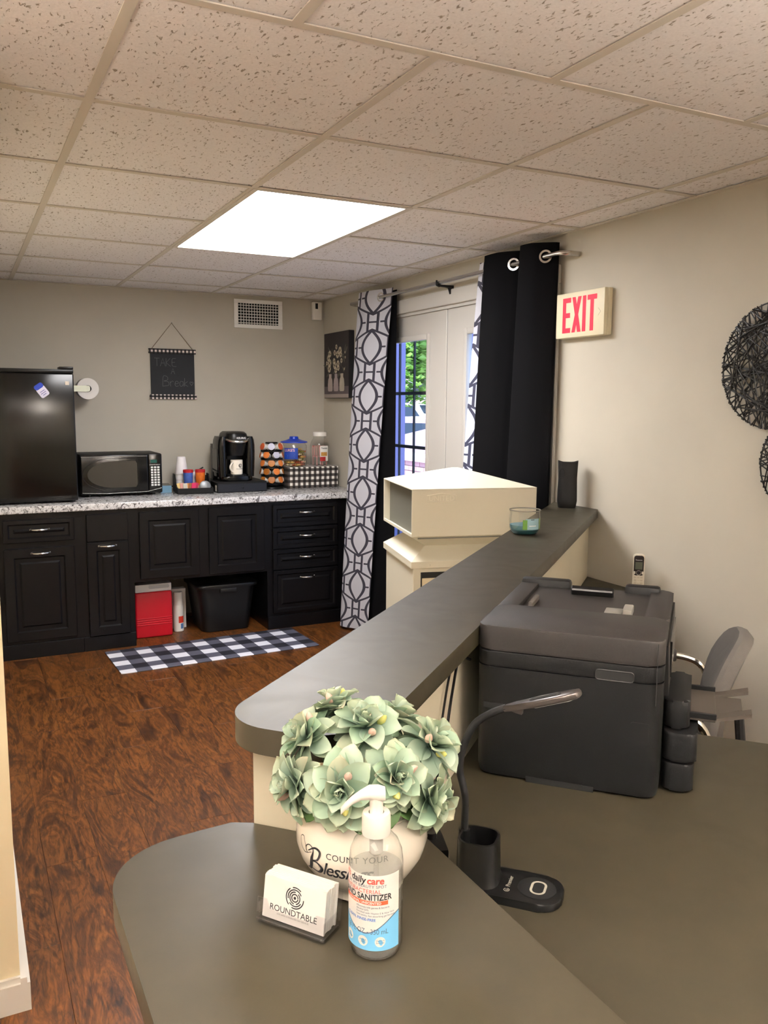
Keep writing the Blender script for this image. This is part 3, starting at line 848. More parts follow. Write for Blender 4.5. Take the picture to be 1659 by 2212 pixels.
# foam cups nested upside down
cupm = G().lathe([(0.044, 0.0), (0.0455, 0.003), (0.0445, 0.012), (0.0285, 0.118), (0.026, 0.12), (0.001, 0.12)], 24, cap=False).mesh('foam_cup', 40); cupm.materials.append(mat('foam', (240, 236, 238), 0.7))
p0 = onty(-0.066, 0.083)
for k in range(4):
    o = link('foam_cup', cupm, None); o.location = (p0[0], p0[1], Z + 0.0065 + 0.037 * k); o.scale = (0.97, 0.97, 1.0)
    tag(o, 'white foam cup nested upside down in the stack in the condiment tray', 'cup', 'stack of foam cups')
p0 = onty(0.02, 0.09)
for k in range(3):
    o = link('paper_cup', cupm, None); o.location = (p0[0], p0[1], Z + 0.0065 + 0.016 * k); o.scale = (0.8, 0.8, 0.8)
    tag(o, 'small white cup in the short stack behind the creamer tubs', 'cup', 'short stack of small cups')
for (px_, body, lb) in ((-0.035, (66, 96, 172), 'blue creamer tub with red lid in the condiment tray'), (0.045, (206, 104, 28), 'orange creamer tub with red lid in the condiment tray')):
    p0 = onty(px_, -0.015)
    t = thing('creamer_tub', lb, 'tub', (p0[0], p0[1], Z + 0.0065))
    part('tub_body', G().lathe([(0.024, 0.0), (0.026, 0.01), (0.027, 0.05), (0.031, 0.09), (0.033, 0.13)], 24), mat('tub_%d' % body[0], body, 0.35, var=0.35, vscale=60), t)
    part('label_band', G().lathe([(0.0262, 0.012), (0.0272, 0.044)], 12, a0=-PI / 2 - 0.9, a1=-PI / 2 + 0.9, cap=False), mat('tub_label', (226, 202, 170), 0.5), t)
    part('lid', G().lathe([(0.034, 0.13), (0.0345, 0.147), (0.031, 0.15)], 24), mat('lid_red', (178, 30, 38), 0.4), t)
packs = [(-0.085, (230, 200, 130), 'yellow sweetener packet standing in the condiment tray'), (-0.062, (222, 160, 150), 'pale pink sweetener packet standing in the condiment tray'), (-0.04, (198, 192, 178), 'white sugar packet standing in the condiment tray'),
         (-0.018, (216, 146, 70), 'orange sweetener packet standing in the condiment tray'), (0.004, (150, 90, 40), 'brown sugar packet standing in the condiment tray'), (0.03, (206, 20, 92), 'magenta sweetener packet leaning in the condiment tray'), (0.05, (178, 20, 70), 'dark pink sweetener packet leaning in the condiment tray')]
for k, (px_, cl, lb) in enumerate(packs):
    roll = math.radians(-14 + 5 * k)
    p0 = onty(-0.091 + 0.0150 * k, (-0.070, -0.0785, -0.087)[k % 3])
    o = solo('sweetener_packet', G().box(-0.014, 0.014, -0.0025, 0.0025, 0, 0.062, 0.001, 1), mat('packet_%d' % k, cl, 0.6), lb, 'packet', (p0[0], p0[1], Z + 0.0066 + 0.0005 + 0.014 * abs(math.sin(roll))))
    o.rotation_mode = 'YXZ'; o.rotation_euler = (math.radians(-12), roll, math.radians(-6))
p0 = onty(0.068, -0.066)
solo('round_tin', G().lathe([(0.036, 0), (0.038, 0.002), (0.038, 0.011), (0.034, 0.013)], 28, M=Matrix.Rotation(math.radians(76), 4, 'X')), mat('grey_tin', (120, 122, 124), 0.35, 0.4), 'round grey tin lid leaning in the condiment tray', 'lid', (p0[0], p0[1], Z + 0.0441), math.radians(-6))
for k in range(5):
    p0 = onty(0.046 + 0.0135 * (k % 5), -0.108 + 0.014 * (k % 2))
    solo('wrapped_candy', G().lathe([(0.001, -0.007), (0.006, -0.0045), (0.007, 0), (0.006, 0.0045), (0.001, 0.007)], 10), mat('candy_%d' % (k % 3), [(190, 40, 60), (210, 110, 90), (120, 150, 60)][k % 3], 0.3), 'small wrapped candy lying in the condiment tray', 'candy', (p0[0], p0[1], Z + 0.0131), group='candies in the condiment tray')

# pod drawer + coffee maker
pd = thing('pod_box', 'low black coffee pod drawer under the coffee maker', 'drawer box', (-0.782, 5.70, Z))
part('drawer_case', G().box(-0.175, 0.175, -0.165, 0.17, 0, 0.072, 0.003, 1), BLKMT, pd)
df = part('drawer_front', G().box(-0.172, 0.172, -0.172, -0.1655, 0.004, 0.060, 0.002, 1), mat('pod_front', (22, 25, 34), 0.4), pd)
part('knob', G().lathe([(0.004, 0), (0.007, 0.008), (0.001, 0.011)], 12, M=Matrix.Translation((0, -0.172, 0.032)) @ Matrix.Rotation(PI / 2, 4, 'X')), BLKPL, df)
part('white_sticker', G().box(-0.1762, -0.1755, -0.15, -0.12, 0.01, 0.05), PAPERW, pd, 0)
ZC = Z + 0.072
cm = thing('coffee_maker', 'black single-cup coffee maker standing on the pod drawer', 'coffee maker', (-0.80, 5.705, ZC))
part('rear_tank', G().prism(rrect(-0.128, 0.128, -0.005, 0.14, 0.05), 0.0, 0.25, 0.02, 3), BLKPL, cm)
part('base', G().prism(rrect(-0.112, 0.112, -0.14, 0.05, 0.05), 0.0, 0.035, 0.008, 2), BLKGL, cm)
part('drip_tray', G().prism(rrect(-0.065, 0.065, -0.15, -0.02, 0.04), 0.035, 0.045, 0.002, 1), BLKPL, cm)
for sx in (-1, 1):
    prof = rrect(0.066, 0.128, -0.125, 0.05, 0.028)
    prof = [(sx * x_, y_) for x_, y_ in prof]
    R = []
    for z_, k_ in ((0.03, 0.90), (0.08, 0.95), (0.18, 1.0), (0.245, 1.0), (0.28, 0.93), (0.305, 0.78)):
        R.append([(sx * 0.066 + (x_ - sx * 0.066) * k_ * 1.04, y_ * (0.9 + 0.1 * k_), z_) for x_, y_ in prof])
    part('side_shell', G().loft(R), BLKGL, cm)
part('brew_head', G().loft([[(x_ * k_, -0.03 + (y_ + 0.03) * k_, z_) for x_, y_ in rrect(-0.066, 0.066, -0.155, 0.06, 0.05)] for z_, k_ in ((0.175, 0.82), (0.20, 0.9), (0.25, 1.0), (0.275, 1.0))]), BLKPL, cm)
part('lid', G().loft([[(x_ * k_, -0.03 + (y_ + 0.03) * k_, z_) for x_, y_ in rrect(-0.078, 0.078, -0.16, 0.10, 0.06)] for z_, k_ in ((0.276, 1.0), (0.305, 1.0), (0.325, 0.93), (0.338, 0.75))]), BLKPL, cm)
hb = [(-0.082 * math.cos(PI * i / 16), -0.085 - 0.095 * math.sin(PI * i / 16), 0.292 - 0.02 * math.sin(PI * i / 16)) for i in range(17)]
part('silver_handle', G().tube(hb, 0.009, 8), NICKEL, cm)
lettering('KEURIG', 0.019, mat('print_white', (225, 225, 225), 0.6), cm, at(0.012, -0.182, 0.296, FRONT), bold=0.0005)
part('water_window', G().box(-0.1325, -0.131, -0.09, 0.03, 0.06, 0.22), mat('smoked', (40, 40, 42), 0.08), cm, 0)
mu = thing('coffee_mug', 'white mug with round printed emblem standing on the coffee maker tray', 'mug', (-0.80, 5.603, ZC + 0.0455), 0.55)
part('cup', G().lathe([(0.038, 0), (0.041, 0.003), (0.042, 0.098), (0.0415, 0.10), (0.039, 0.099), (0.038, 0.006), (0.001, 0.006)], 32, cap=False), CERAM, mu)
hp = [(-0.041 - 0.028 * math.sin(PI * i / 12) ** 0.8, -0.004, 0.084 - 0.066 * i / 12) for i in range(13)]
part('handle', G().tube(hp, 0.0062, 8), CERAM, mu)
def onmug(a0, z0):
    return lambda x_, y_: Vector((0.0424 * math.sin(a0 + x_ / 0.0424), -0.0424 * math.cos(a0 + x_ / 0.0424), z0 + y_))
g = G()
for rr, a0, a1 in ((0.0125, 0.3, 5.2), (0.0095, 2.0, 7.2), (0.006, 0, 5.5)): ribbon(g, arc(0, 0, rr, a0, a1, 24), 0.0022)
w_ = onmug(-0.20, 0.062)
for v in g.bm.verts: v.co = w_(v.co.x, v.co.y)
part('emblem', g, INK, mu, 0)
lettering('ROUNDTABLE', 0.0085, INK, mu, None, warp=onmug(-0.22, 0.040))

# pod carousel
cx_, cy_ = -0.511, 5.705
ca = thing('pod_carousel', 'black carousel rack for coffee pods beside the gingham box', 'rack', (cx_, cy_, Z))
part('base', G().lathe([(0.001, 0), (0.083, 0), (0.085, 0.004), (0.08, 0.014), (0.03, 0.018)], 36, cap=False), BLKPL, ca)
part('column', G().cyl(0, 0, 0.014, 0.322, 0.022, n=20), BLKPL, ca)
part('top_cap', G().lathe([(0.040, 0.319), (0.046, 0.323), (0.042, 0.331), (0.001, 0.333)], 24), BLKPL, ca)
podm = G().lathe([(0.0165, 0.0), (0.0175, 0.003), (0.0225, 0.04)], 20).mesh('pod_cup', 40); podm.materials.append(PAPERW)
lids = []
for k, cl in enumerate(((222, 128, 60), (214, 100, 56), (170, 100, 30), (206, 206, 226), (190, 120, 50))):
    m_ = G().lathe([(0.0245, 0.04), (0.025, 0.0412), (0.022, 0.0422), (0.001, 0.0424)], 20).mesh('pod_lid', 40); m_.materials.append(mat('pod_foil_%d' % k, cl, 0.45, var=0.25, vscale=55)); lids.append(m_)
LN = ['orange', 'red-orange', 'brown', 'pale lilac', 'tan']
for t_ in range(5):
    z_ = 0.055 + 0.0585 * t_
    ap_ = -PI / 2 - 0.35 + (0.449 if t_ % 2 else 0)          # pods sit at these angles; the tier rises between them
    wv = [(math.cos(q_), math.sin(q_), z_ - 0.0185 + 0.013 * ((1 - math.cos(7 * (q_ - ap_))) / 2) ** 2) for q_ in [2 * PI * i / 70 for i in range(70)]]
    R0 = [(x_ * 0.022, y_ * 0.022, z_ - 0.0195) for x_, y_, zz in wv]; R1 = [(x_ * 0.078, y_ * 0.078, zz) for x_, y_, zz in wv]; R2 = [(x_ * 0.078, y_ * 0.078, z_ - 0.026) for x_, y_, zz in wv]
    part('tier', G().loft([R0, R1, R2], cap=False), BLKPL, ca)
    for q in range(7):
        a = -PI / 2 - 0.35 + (0.449 if t_ % 2 else 0) + 2 * PI * q / 7
        if math.cos(a + PI / 2 + 0.30) < -0.25: continue
        k = random.choice([0, 0, 1, 2, 4]) if not (t_ in (3, 4) and q == 0) else 3
        d_ = Vector((math.cos(a), math.sin(a), 0.28)).normalized()
        M = Vector((0, 0, 1)).rotation_difference(d_).to_euler()
        p_ = thing('coffee_pod', '%s-lidded coffee pod clipped in the carousel rack' % LN[k], 'coffee pod', (cx_ + 0.042 * math.cos(a), cy_ + 0.042 * math.sin(a), Z + z_ + 0.002), group='coffee pods in the carousel', rot=M)
        share('pod_cup', podm, p_); share('pod_lid', lids[k], p_)

# gingham box and candy jars
gb = thing('gingham_box', 'black and white gingham storage box on the worktop beside the wall', 'box', (-0.222, 5.735, Z))
part('box_body', G().box(-0.198, 0.190, -0.11, 0.11, 0, 0.152, 0.001, 1), GINGHAM_BOX, gb, 0)
part('box_flap', G().prism([(-0.199, 0.152), (0.191, 0.152), (0.191, 0.10)] + [(0.191 - 0.39 * i / 10, 0.10 - 0.036 * math.sin(PI * i / 10)) for i in range(1, 10)] + [(-0.199, 0.10)], 0, 0.0025, M=at(0, -0.1102, 0)), GINGHAM_BOX, gb, 0)
ZJ = Z + 0.1525
j1 = thing('candy_jar', 'wide clear candy jar with blue lid on the gingham box', 'jar', (-0.330, 5.735, ZJ))
part('jar_body', G().lathe([(0.001, 0.002), (0.086, 0.002), (0.092, 0.012), (0.092, 0.15), (0.075, 0.178)], 40, cap=False), JARPL, j1)
part('lid', G().lathe([(0.001, 0.215), (0.03, 0.215), (0.032, 0.209), (0.034, 0.198), (0.06, 0.188), (0.097, 0.178), (0.098, 0.171), (0.08, 0.169), (0.001, 0.171)], 40, cap=False), BLUEPL, j1)
lb = part('label', G().lathe([(0.0926, 0.055), (0.0926, 0.135)], 14, a0=-PI / 2 - 1.2, a1=-PI / 2 - 0.05, cap=False), mat('jar_blue', (30, 70, 170), 0.4), j1)
def onjar(a0, z0, R=0.0932):
    return lambda x_, y_: Vector((R * math.sin(a0 + x_ / R), -R * math.cos(a0 + x_ / R), z0 + y_))
lettering('LUKE\'S', 0.026, mat('label_pink', (226, 180, 190), 0.5), lb, None, warp=onjar(-0.72, 0.118), bold=0.0008)
for k, wd in enumerate((0.06, 0.05, 0.055)):
    g = G().box(-wd / 2, wd / 2, -0.002, 0.002, 0, 0.0001)
    for v in g.bm.verts: v.co = onjar(-0.62, 0.09 - 0.01 * k)(v.co.x, v.co.y)
    part('label_line', g, mat('label_lightblue', (120, 150, 210), 0.5), lb, 0)
cdm = []
for k, cl in enumerate(((206, 168, 96), (196, 120, 100), (150, 150, 70), (180, 90, 50), (214, 196, 160))):
    m_ = G().lathe([(0.009, -0.016), (0.002, -0.009), (0.007, -0.006), (0.0085, 0), (0.007, 0.006), (0.002, 0.009), (0.009, 0.016)], 8).mesh('wrapped_candy', 30); m_.materials.append(mat('toffee_%d' % k, cl, 0.25)); cdm.append(m_)
slots = []
for lv in range(8):
    row = 0
    yy = -0.0760
    while yy < 0.077:
        xx = -0.074 + (0.0185 if (row + lv) % 2 else 0.0)
        while xx < 0.075:
            if math.hypot(abs(xx) + 0.016, abs(yy) + 0.008) < 0.0885 and (lv < 2 or (xx > 0.006 and yy < 0.022 - 0.010 * (lv - 2))): slots.append((xx, yy, 0.0125 + 0.0188 * lv))
            xx += 0.0375
        yy += 0.0205; row += 1
for k, (xx, yy, zz) in enumerate(slots[:62]):
    o = link('wrapped_candy', cdm[(k * 3 + k // 5) % 5], None); o.location = (-0.330 + xx, 5.735 + yy, ZJ + zz)
    o.rotation_euler = (0, PI / 2, 0)
    tag(o, 'small wrapped toffee inside the blue-lidded jar', 'candy', 'toffees in the blue-lidded jar')
j2 = thing('candy_jar', 'tall clear jar of candy canes with white lid on the gingham box', 'jar', (-0.125, 5.745, ZJ))
part('jar_body', G().lathe([(0.001, 0.002), (0.066, 0.002), (0.071, 0.01), (0.071, 0.15), (0.06, 0.18), (0.046, 0.198), (0.046, 0.215)], 36, cap=False), JARPL, j2)
part('lid', G().lathe([(0.001, 0.245), (0.047, 0.245), (0.05, 0.24), (0.05, 0.215), (0.001, 0.215)], 36, cap=False), WHTPL, j2)
lb = part('label', G().lathe([(0.0716, 0.035), (0.0716, 0.145)], 10, a0=-PI / 2 - 0.35, a1=-PI / 2 + 0.6, cap=False), PAPERW, j2)
lettering('Twinkle', 0.016, INK, lb, None, warp=onjar(0.12, 0.128, 0.0722), bold=0.0004)
part('label_foot', G().lathe([(0.072, 0.035), (0.072, 0.066)], 10, a0=-PI / 2 - 0.35, a1=-PI / 2 + 0.25, cap=False), mat('label_dkred', (170, 36, 40), 0.5), lb)
part('label_picture', G().lathe([(0.072, 0.072), (0.072, 0.10)], 8, a0=-PI / 2 - 0.25, a1=-PI / 2 + 0.45, cap=False), mat('label_amber', (190, 140, 70), 0.5, var=0.5, vscale=120), lb)
cn = mat('candy_cane', (224, 150, 144), 0.3)
def m_cane():
    m, nt, b = newmat('cane_stripe')
    tc = nt.nodes.new('ShaderNodeTexCoord'); sp = nt.nodes.new('ShaderNodeSeparateXYZ'); nt.links.new(tc.outputs['Object'], sp.inputs[0])
    q = ((NX(nt, sp.outputs[2]) + NX(nt, sp.outputs[0]) * 1.2) * 80.0 + 50.0).frac().lt(0.5)
    nt.links.new(mixc(nt, q.s, (236, 222, 214), (206, 56, 58)), b.inputs['Base Color'])
    b.inputs['Roughness'].default_value = 0.3
    return m
CANE = m_cane()
cp = [(0, 0, 0), (0, 0, 0.05), (0, 0, 0.09)] + [(0.012 - 0.012 * math.cos(t), 0, 0.09 + 0.014 * math.sin(t)) for t in (0.6, 1.2, 1.9, 2.6, 3.1)]
cane = G().tube(cp, 0.0038, 6).mesh('candy_cane', 40); cane.materials.append(CANE)
for k in range(22):
    lv, q_ = divmod(k, 11)
    rr, a = (0.053, 2 * PI * q_ / 8 + 0.35 * lv) if q_ < 8 else (0.020, 2 * PI * (q_ - 8) / 3 + 0.5)
    o = link('candy_cane', cane, None)
    o.location = (-0.125 + rr * math.cos(a), 5.745 + rr * math.sin(a), ZJ + 0.0055 + 0.069 * lv)
    o.rotation_euler = (0, 0, a + PI / 2 + (0.35 if q_ < 8 else 0.0)); o.scale = (1.0, 1.0, 0.62 if lv == 0 else 0.66)
    tag(o, 'striped candy cane standing inside the white-lidded jar', 'candy cane', 'candy canes in the jar')

# ================================================================== ON THE WALLS
# air vent
v = thing('air_vent', 'white louvred air vent high on the back wall', 'vent', (-0.512, YB, 2.152))
g = G()
for q in ((-0.182, 0.182, -0.101, -0.074), (-0.182, 0.182, 0.074, 0.101), (-0.182, -0.152, -0.074, 0.074), (0.152, 0.182, -0.074, 0.074)):
    g.box(q[0], q[1], -0.012, -0.0005, q[2], q[3], 0.002, 1)
part('vent_frame', g, WHITE, v)
part('duct', G().box(-0.152, 0.152, -0.0015, -0.0005, -0.074, 0.074), DARKIN, v, 0)
vb = G().box(-0.0018, 0.0018, -0.009, -0.006, -0.074, 0.074).mesh('vertical_bar', 0); vb.materials.append(WHITE)
for k in range(14): share('vertical_bar', vb, v, (-0.132 + 0.0203 * k, 0, 0))
sl = G().box(-0.152, 0.152, -0.007, -0.002, -0.0018, 0.0018, M=Matrix.Rotation(0.5, 4, 'X')).mesh('slat', 0); sl.materials.append(WHITE)
for k in range(7): share('slat', sl, v, (0, 0, -0.062 + 0.0206 * k))

# motion sensor
v = thing('motion_sensor', 'small white motion sensor in the corner below the ceiling', 'sensor', (-0.062, YB, 2.197))
part('sensor_body', G().box(-0.036, 0.036, -0.035, -0.0005, -0.066, 0.066, 0.006, 3), WHTPL, v)
part('sensor_window', G().box(-0.018, 0.003, -0.0362, -0.035, 0.015, 0.056, 0.0004, 1), BLKPL, v)
part('sensor_lens', G().prism(rrect(-0.026, 0.026, -0.056, -0.002, 0.01), 0, 0.002, 0.0006, 1, M=at(0, -0.0352, 0)), PAPERW, v)

# hanging chalkboard
v = thing('chalkboard', 'hanging chalkboard with gingham bars and chalk words on the back wall', 'chalkboard', (-1.141, YB - 0.003, 1.712))
part('board', G().box(-0.152, 0.152, -0.007, -0.001, -0.150, 0.150), SLATE, v, 0)
for zz in (0.155, -0.158): part('gingham_bar', G().box(-0.163, 0.163, -0.016, -0.001, zz - 0.0165, zz + 0.0165, 0.002, 1), GINGHAM_BAR, v)
part('cord', G().tube([(-0.14, -0.008, 0.172), (0.0, -0.006, 0.348), (0.14, -0.008, 0.172)], 0.0022, 6), mat('twine', (110, 92, 74), 0.9), v)
part('nail', G().tube([(0, 0.002, 0.349), (0, -0.014, 0.351)], 0.003, 8), NICKEL, v)
GLY = {'T': [[(0, 1), (.8, 1)], [(.4, 1), (.4, 0)]], 'A': [[(0, 0), (.4, 1), (.8, 0)], [(.15, .4), (.65, .4)]], 'K': [[(0, 1), (0, 0)], [(.65, 1), (0, .45), (.7, 0)]],
       'E': [[(.65, 1), (.1, .95), (0, .5), (.1, .05), (.7, 0)], [(0.02, .5), (.5, .52)]], 'B': [[(0, 0), (.1, 1), (.6, .95), (.62, .65), (.15, .52), (.7, .45), (.75, .1), (0, 0)]],
       'r': [[(0, .6), (.05, 0)], [(.03, .4), (.3, .62), (.5, .55)]], 'e': [[(0, .3), (.5, .36), (.4, .6), (.1, .55), (0, .2), (.2, 0), (.55, .08)]],
       'a': [[(.5, .55), (.15, .6), (0, .25), (.2, 0), (.5, .2), (.52, .6), (.55, .02)]], 'k': [[(.05, 1), (0, 0)], [(.5, .6), (.02, .28), (.55, 0)]],
       'h': [[(.4, 0), (0, .5), (.1, .75), (.3, .72), (.4, .55), (.5, .72), (.7, .75), (.8, .5), (.4, 0)]]}
def chalk(word, x0, z0, sz, adv):
    g = G()
    xx = x0
    for ch in word:
        for st in GLY.get(ch, []):
            ribbon(g, [(p[0], p[1]) for p in spline([(xx + a * sz * 0.8, z0 + b_ * sz) for a, b_ in st], 4)] if len(st) > 2 and ch not in 'AK' else [(xx + a * sz * 0.8, z0 + b_ * sz) for a, b_ in st], 0.0022)
        xx += adv
    bmesh.ops.transform(g.bm, matrix=at(0, -0.0076, 0), verts=g.bm.verts)
    part('chalk_word', g, CHALK, v, 0)
chalk('TAKE', -0.125, 0.052, 0.055, 0.040)
chalk('A', -0.012, 0.000, 0.040, 0.03)
chalk('B', -0.072, -0.085, 0.068, 0.04)
chalk('reak', -0.020, -0.085, 0.058, 0.033)
chalk('h', 0.118, -0.078, 0.034, 0.03)

# painting on the right wall
v = thing('flower_painting', 'dark canvas painting of white flowers in three vases by the corner', 'painting', (0.0, 5.63, 1.788))
part('canvas', G().box(-0.042, -0.0005, -0.222, 0.222, -0.235, 0.235, 0.002, 1), mat('black_canvas', (16, 15, 18), 0.7), v, 0)
WX = Matrix(((0, 0, -1, 0), (-1, 0, 0, 0), (0, 1, 0, 0), (0, 0, 0, 1)))    # 2D -> wall plane facing -x, text x runs to -y
def onw(x_, z_, d_=0.0): return Matrix.Translation((-0.0424 - d_, 0, 0)) @ WX @ Matrix.Translation((x_, z_, 0))
part('painted_ground', G().box(-0.218, 0.218, -0.231, 0.231, 0, 0.0003, M=onw(0, 0)), mat('paint_dark', (50, 44, 46), 0.7, var=0.3, vscale=8), v, 0)
part('painted_table', G().box(-0.218, 0.218, -0.231, -0.15, 0, 0.0003, M=onw(0, 0, 0.0004)), mat('paint_table', (96, 86, 88), 0.7, var=0.2, vscale=14), v, 0)
part('painted_cloth', G().box(-0.218, 0.218, -0.231, -0.205, 0, 0.0003, M=onw(0, 0, 0.0008)), mat('paint_cloth', (150, 138, 132), 0.7), v, 0)
for k, (xx, cl) in enumerate(((-0.105, (172, 158, 152)), (0.0, (160, 146, 146)), (0.105, (178, 168, 152)))):
    pr_ = [(0.03, 0), (0.041, 0.01), (0.043, 0.05), (0.036, 0.085), (0.022, 0.10), (0.024, 0.125)]
    pts = [(a, b_) for a, b_ in pr_] + [(-a, b_) for a, b_ in pr_[::-1]]
    part('painted_vase', G().prism(pts, 0, 0.0006, M=onw(xx, -0.185, 0.0012)), mat('paint_vase_%d' % k, cl, 0.7, var=0.25, vscale=16), v, 0)
random.seed(5)
leafm = G().prism([(0, 0), (0.008, 0.02), (0.005, 0.05), (0, 0.062), (-0.006, 0.045), (-0.007, 0.02)], 0, 0.0004).mesh('painted_leaf', 0); leafm.materials.append(mat('paint_leaf', (84, 84, 72), 0.7))
for k in range(26):
    xx, zz = random.uniform(-0.18, 0.17), random.uniform(-0.09, 0.10)
    o = share('painted_leaf', leafm, v); o.matrix_local = onw(xx, zz, 0.0012 + 0.00002 * k) @ Matrix.Rotation(random.uniform(-1.6, 1.6), 4, 'Z')
flm = G()
for a in range(6):
    flm.prism([(0.004 * math.cos(2 * PI * a / 6), 0.004 * math.sin(2 * PI * a / 6))] + [(0.022 * math.cos(2 * PI * a / 6 + t) , 0.022 * math.sin(2 * PI * a / 6 + t)) for t in (-0.45, -0.2, 0.2, 0.45)], 0, 0.0005)
flm = flm.mesh('painted_flower', 0); flm.materials.append(mat('paint_petal', (196, 184, 160), 0.7, var=0.2, vscale=40))
cem = G().lathe([(0.006, 0), (0.006, 0.0004)], 8).mesh('flower_centre', 0); cem.materials.append(mat('paint_centre', (92, 76, 48), 0.7))
for xx, zz, sc in ((0.01, 0.13, .8), (-0.02, 0.09, .9), (0.03, 0.075, 1.2), (0.075, 0.10, 1.3), (0.085, 0.075, 1.0), (-0.11, 0.085, 1.1), (-0.135, 0.055, 1.0), (-0.115, 0.02, 1.3), (-0.12, -0.02, 1.3), (-0.03, 0.03, 1.0), (-0.02, 0.0, 1.2), (0.04, 0.01, 1.1), (0.0, -0.035, 1.0), (0.045, -0.02, .9), (0.10, 0.03, .8), (0.16, 0.085, .4), (0.165, 0.05, .4), (0.15, -0.03, .4), (-0.165, 0.02, .7)):
    o = share('painted_flower', flm, v); o.matrix_local = onw(xx, zz, 0.0022 + random.random() * 0.0005) @ Matrix.Rotation(random.random() * 6, 4, 'Z') @ Matrix.Scale(sc, 4)
    o2 = share('flower_centre', cem, o, (0, 0, 0.0007))

# exit sign
v = thing('exit_sign', 'cream exit sign with red letters on the right wall', 'sign', (0.0, 2.962, 1.909))
part('housing', G().box(-0.024, -0.0005, -0.160, 0.160, -0.098, 0.098, 0.003, 1), EXITW, v)
part('face_plate', G().box(-0.046, -0.0245, -0.160, 0.160, -0.098, 0.098, 0.005, 2), EXITW, v)
STRK = 0.021
def stroke(pts): return G().prism(pts, 0, 0.0012, M=Matrix.Translation((-0.0462, 0, 0)) @ WX)
hh = 0.076
def bar(x0, x1, z0, z1): return [(x0, z0), (x1, z0), (x1, z1), (x0, z1)]
E_ = G()
for q in (bar(-.112, -.091, -hh, hh), bar(-.0912, -.058, hh - .021, hh), bar(-.0912, -.062, -.0105, .0105), bar(-.0912, -.058, -hh, -hh + .021)): E_.prism(q, 0, 0.0012, M=Matrix.Translation((-0.0462, 0, 0)) @ WX)
part('letter_e', E_, EXITR, v, 0)
X_ = G().prism([(-.048, -hh), (-.027, -hh), (.012, hh), (-.009, hh)], 0, 0.0012, M=Matrix.Translation((-0.0462, 0, 0)) @ WX).prism([(.012, -hh), (-.009, -hh), (-.048, hh), (-.027, hh)], 0, 0.0013, M=Matrix.Translation((-0.0462, 0, 0)) @ WX)
part('letter_x', X_, EXITR, v, 0)
part('letter_i', stroke(bar(.022, .043, -hh, hh)), EXITR, v, 0)
T_ = G().prism(bar(.053, .112, hh - .021, hh), 0, 0.0012, M=Matrix.Translation((-0.0462, 0, 0)) @ WX).prism(bar(.072, .093, -hh, hh - .021), 0, 0.0012, M=Matrix.Translation((-0.0462, 0, 0)) @ WX)
part('letter_t', T_, EXITR, v, 0)
part('chevron', G().tube([(-0.0464, -0.122, 0.016), (-0.0464, -0.138, 0.0), (-0.0464, -0.122, -0.016)], 0.0008, 5), mat('exit_emboss', (200, 190, 160), 0.5), v)

# woven wire wall art
def wire_disc(cy0, cz0, R, seed, n):
    rnd = random.Random(seed)
    g = G()
    ring = [(-0.022, cy0 + R * math.cos(2 * PI * i / 48), cz0 + R * math.sin(2 * PI * i / 48)) for i in range(48)]
    g.tube(ring, 0.0028, 6, closed=True)
    a = rnd.random() * 6
    for k in range(n):
        a = 2 * PI * (k * 0.618034 % 1.0) + rnd.uniform(-.05, .05)
        b_ = a + PI + rnd.uniform(-1.75, 1.75)
        P = []
        for t in range(7):
            t /= 6
            y_ = (1 - t) * R * 1.015 * math.cos(a) + t * R * 1.015 * math.cos(b_); z_ = (1 - t) * R * 1.015 * math.sin(a) + t * R * 1.015 * math.sin(b_)
            P.append((-0.022 - 0.010 * math.sin(PI * t) - rnd.uniform(0, 0.006), cy0 + y_, cz0 + z_))
        g.tube(P, 0.0024, 5)
        a = b_
    return g
v = thing('wire_wall_art', 'black woven wire disc wall art on the right wall', 'wall art', (0, 0, 0))
WIRE = mat('black_wire', (22, 20, 19), 0.45)
part('wire_disc', wire_disc(1.972, 1.652, 0.214, 3, 92), WIRE, v, 40)
part('wire_disc', wire_disc(1.835, 1.322, 0.168, 8, 70), WIRE, v, 40)
for yy, zz in ((2.05, 1.652), (1.90, 1.652), (1.835, 1.322)): part('wall_mount', G().tube([(0.0, yy, zz), (-0.026, yy, zz)], 0.005, 8), WIRE, v)

# ================================================================== CURTAINS
RX, RZ = -0.09, 2.178
v = thing('curtain_rod', 'silver wrap-around curtain rod above the glass doors', 'curtain rod', (0, 0, 0))
P = [(0.0, 3.03, RZ), (-0.05, 3.03, RZ)] + [(-0.05 - 0.04 * math.sin(t), 3.03 + 0.04 - 0.04 * math.cos(t), RZ) for t in (0.4, 0.8, 1.2, PI / 2)] + [(RX, 3.3, RZ), (RX, 4.1, RZ), (RX, 5.2, RZ), (RX, 5.26, RZ), (-0.05, 5.30, RZ), (0, 5.30, RZ)]
part('rod', G().tube(P, 0.011, 12), NICKEL, v)
part('bracket', G().prism([(0, -0.05), (0, 0.014), (0.10, 0.014), (0.10, 0.004), (0.03, 0.0), (0.012, -0.05)], -0.008, 0.008, M=Matrix.Translation((0, 4.10, RZ - 0.024)) @ Matrix(((-1, 0, 0, 0), (0, 0, 1, 0), (0, 1, 0, 0), (0, 0, 0, 1)))), BLKMT, v, 0)
part('rod_hook', G().tube([(RX - 0.016, 4.10, RZ + 0.012), (RX - 0.016, 4.10, RZ - 0.014), (RX, 4.10, RZ - 0.02), (RX + 0.016, 4.10, RZ - 0.014)], 0.005, 6), BLKMT, v)

